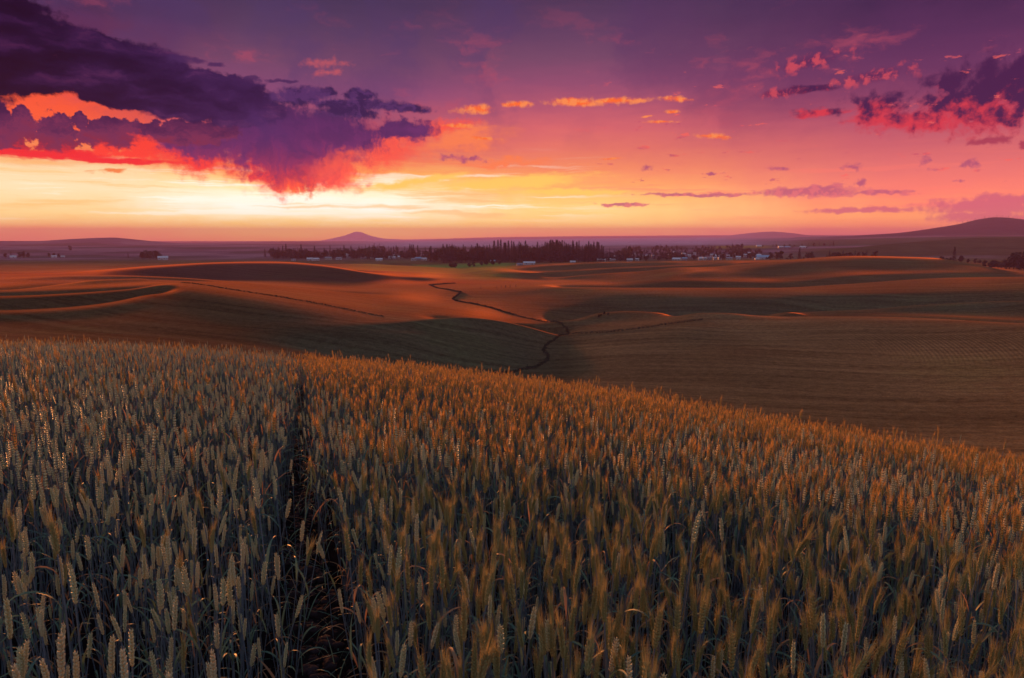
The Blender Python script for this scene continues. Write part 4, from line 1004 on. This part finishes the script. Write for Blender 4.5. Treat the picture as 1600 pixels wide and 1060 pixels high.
H1(583, 1290, 10, 0, 0, .6, 'small bright house above the broad white-roofed one', h=4.2)
H1(587, 1340, 8, 2, 0, .1, 'pale cottage highest above the broad white-roofed house', h=4)
H1(613, 1260, 12, 0, 0, -.3, 'white house with long roof in the middle of the left town', h=3.2)
H1(626, 1290, 11, 1, 0, .2, 'cream house with pale roof near the middle of the left town', h=3.2)
H1(618, 1360, 9, 0, 1, .1, 'small white house behind the long-roofed one', h=4.5)
H1(568, 1250, 9, 2, 1, .3, 'dull grey house left of the small bright one', h=3.2)
H1(653, 1190, 11, 2, 2, .5, 'house with bright blue roof at the left edge of the dense wood', h=3.6)
H1(663, 1185, 8, 0, 0, -.2, 'little white house right of the blue-roofed one', h=3.2)
H1(646, 1180, 8, 0, 1, .2, 'little pale house left of the blue-roofed one', h=3.0)
H1(770, 1075, 7, 2, 2, .2, 'small bluish house peeping out of the dense wood over the meadow', h=3.4)
H1(827, 905, 15, 0, 0, .02, 'long white-roofed barn on the crest below the dense wood', h=2.6, kind='barn', cat='barn', D=7, windows=2)
H1(812, 895, 8, 2, 1, .3, 'grey shed just left of the long white-roofed barn', h=1.8, kind='shed', cat='shed', windows=1)
H1(895, 950, 7, 0, 0, .1, 'small white hut alone on the crest in front of the dense wood', h=1.8, kind='hut', cat='hut', windows=1)
R_TOWN = [(940, 1180, 20, 1, 0, 'long pale hall at the right end of the dense wood'), (952, 1215, 9, 0, 0, 'white house behind the long pale hall'), (962, 1330, 9, 0, 0, 'white house high among trees right of the dense wood'),
 (974, 1300, 8, 1, 0, 'cream house near the top of the town right of the wood'), (984, 1210, 15, 0, 0, 'wide bright house in the middle of the right town'), (994, 1480, 10, 0, 0, 'white house on the uppermost street above the wide bright one'),
 (996, 1230, 8, 0, 0, 'little bright house right of the wide one'), (983, 1160, 8, 0, 0, 'white house lowest below the wide bright one'), (958, 1190, 10, 1, 1, 'brownish cream house between hall and wide house'),
 (1012, 1350, 11, 0, 0, 'pale house above the dark copse of the right town'), (1022, 1290, 8, 2, 2, 'bluish house inside the dark copse'), (1020, 1330, 7, 2, 0, 'grey cottage over the bluish house'),
 (1058, 1190, 20, 1, 0, 'very long low pinkish shed at the front edge of the right town'), (1070, 1220, 12, 2, 2, 'house with blue-grey roof behind the very long shed'), (1085, 1430, 8, 0, 1, 'white tower-like house on the open slope of the right town'),
 (1090, 1440, 6, 0, 0, 'narrow white house beside the tower-like one'), (1068, 1410, 11, 2, 0, 'grey house left of the tower-like house'), (1098, 1260, 18, 1, 0, 'long pale roof in the centre right of the town'),
 (1112, 1340, 8, 0, 0, 'white house above and right of the long pale roof'), (1117, 1320, 8, 0, 0, 'second white house by the upper lane'), (1121, 1290, 10, 0, 0, 'bright white house below the upper lane'),
 (1125, 1245, 8, 0, 0, 'small white house right of the long pale roof'), (1094, 1180, 8, 0, 0, 'bright white cottage low in front of the long roof'), (1101, 1175, 6, 0, 0, 'tiny white cottage right of the bright low one'),
 (1117, 1180, 7, 0, 0, 'white cottage standing alone at the town front'), (1109, 1240, 9, 2, 1, 'grey house under the long pale roof'), (1140, 1180, 14, 1, 1, 'cream shop-like building with bright roof edge'),
 (1154, 1215, 11, 0, 0, 'white-roofed house behind the cream building'), (1147, 1340, 8, 0, 0, 'white house by itself above the cream building'), (1157, 1320, 7, 0, 0, 'small white house right of the lone upper one'),
 (1183, 1290, 20, 2, 0, 'long bluish shed high at the right end of the town'), (1179, 1190, 7, 0, 0, 'white shed left of the blue-roofed barn'), (1219, 1900, 12, 2, 0, 'greyish far barn on the slope right of the town'),
 (1230, 1900, 14, 2, 2, 'dull blue far barn in the distant farmstead'), (1254, 1880, 14, 0, 0, 'white far farmhouse right of the distant barns'), (1185, 2100, 14, 0, 0, 'tiny pale far farm roof beside the ochre field'),
 (990, 1400, 9, 0, 0, 'small white house near the top of the town over the wide bright one'), (1004, 1310, 8, 1, 0, 'cream cottage between the wide bright house and the dark copse'), (1035, 1420, 9, 0, 0, 'white house peeping over the dark copse'),
 (1046, 1350, 8, 2, 0, 'grey-white cottage at the right side of the dark copse'), (1052, 1500, 9, 0, 0, 'white house on the open slope high above the copse'), (1077, 1330, 9, 0, 0, 'white house below the tower-like house'),
 (1104, 1420, 9, 1, 0, 'cream house on the slope right of the narrow white house'), (1130, 1380, 8, 0, 0, 'white cottage on the upper lane near the right end'), (1138, 1300, 8, 2, 0, 'pale cottage between the upper lane and the cream building'),
 (1164, 1300, 9, 0, 0, 'white house behind the white-roofed one at the town end'), (1171, 1400, 9, 1, 0, 'cream house in the upper right corner of the town'), (967, 1390, 8, 0, 0, 'uppermost white cottage beside the dense wood')]
for x, r, L, wi, ri, lb in R_TOWN:
    r = 1130+(r-1150)*.45 if r < 1290 else r
    H1(x, r, L*(.66 if r < 1500 else 1), wi, ri, rh.uniform(-.4, .4), lb, h=2.8 if L > 13 else rh.uniform(3, 4.5), windows=2 if r > 1500 else 3)
H1(1192, 1160, 20, 0, 2, .0, 'bright blue-roofed barn at the right front corner of the town', h=3.4, kind='barn', cat='barn')
H1(1183, 1120, 6, 0, 0, .3, 'tiny bright hut in front of the blue-roofed barn', h=2, kind='hut', cat='hut', windows=1)
H1(1448, 985, 6, 0, 0, .2, 'tiny white hut on the crest left of the tall pine', h=1.6, kind='hut', cat='hut', windows=1)

# ------------------------------------------------------------------ the brush-lined ditch that winds up the valley
M_BRUSH = pmat('ditch_brush', (.030, .036, .020), .85, .2, .4, .6)
def ditch():
    path = [(770, 582.5, 168), (800, 580, 178), (838, 574, 196), (856, 565, 212), (857, 558, 222), (849, 551, 232), (853, 543, 243), (866, 534, 256), (878, 527, 270), (889, 517, 286), (886, 511, 297), (874, 507, 306), (852, 503, 322), (800, 494, 352), (760, 487.5, 378), (730, 483.5, 398), (712, 480, 412), (708, 475.5, 428), (716, 468, 455), (721, 463.5, 475), (700, 461, 492), (682, 458, 510), (676, 454, 538), (672, 451, 560), (684, 450, 575), (700, 447.5, 600), (712, 448, 610)]
    rs = random.Random(3); V, F = [], []
    for (x0, y0, r0), (x1, y1, r1) in zip(path[:-1], path[1:]):
        a, b = spot2(x0, r0), spot2(x1, r1); n = int((b-a).length*3.0)+2
        for i in range(n):
            t = i/n; x = x0+(x1-x0)*t; r = r0+(r1-r0)*t; p = spot2(x, r)
            hgt = (.62 if r < 300 else .5)*(.9+.8*(math.sin(r*.31)+math.sin(r*.83+1))*.4+rs.uniform(-.2, .5))*(1.0 if r < 300 else 1.15)
            q = p+Vector((rs.gauss(0, .26), rs.gauss(0, .4), 0)); q.z = p.z
            Vc, Fc = leafcloud(rs, [((q.x, q.y, q.z+hgt*.4), (.42, .5, max(.25, hgt*.6)))], 9, .15 if r < 350 else .26)
            k = len(V); V.extend(Vc); F.extend(tuple(j+k for j in f) for f in Fc)
    tag(obj('ditch_undergrowth', mesh_from('ditch_undergrowth', V, F, [M_BRUSH], smooth=False)), kind='stuff')
def spot2(x, r):
    p = ray(x, 500)[0]; return Vector((r*math.sin(p), r*math.cos(p), ground_z(p, r)))
ditch()
# fence-line of rough grass between two fields, right of the ditch
def verge(path, hgt, dens, nm):
    rs = random.Random(8); V, F = [], []
    for (x0, r0), (x1, r1) in zip(path[:-1], path[1:]):
        a, b = spot2(x0, r0), spot2(x1, r1); n = int((b-a).length*dens)+2
        for i in range(n):
            t = i/n; p = spot2(x0+(x1-x0)*t, r0+(r1-r0)*t)
            Vc, Fc = leafcloud(rs, [((p.x+rs.gauss(0, .3), p.y+rs.gauss(0, .4), p.z+hgt*.5), (.5, .6, hgt*.6))], 6, .2)
            k = len(V); V.extend(Vc); F.extend(tuple(j+k for j in f) for f in Fc)
    tag(obj(nm, mesh_from(nm, V, F, [M_BRUSH], smooth=False)), kind='stuff')
verge([(882, 274), (950, 272), (1000, 276), (1060, 284), (1100, 292)], .75, 2.8, 'verge_grass')
verge([(285, 316), (350, 294), (460, 270), (540, 256), (600, 244)], .35, 1.6, 'headland_grass')
for x, r in ((938, 322), (941, 324), (946, 330), (952, 328)):
    tree(B_, x, r, 1.5, 'tiny dark shrub out on the lit swell right of the ditch', 'tiny shrubs on the lit swell', 1.1)
for x, r in ((776, 500), (783, 505), (790, 508), (797, 512), (806, 515), (751, 500)):
    tree(C_, x, r, 2.6, 'tiny dark sapling on the rise right of the winding ditch', 'saplings on the rise by the ditch', 1.0)
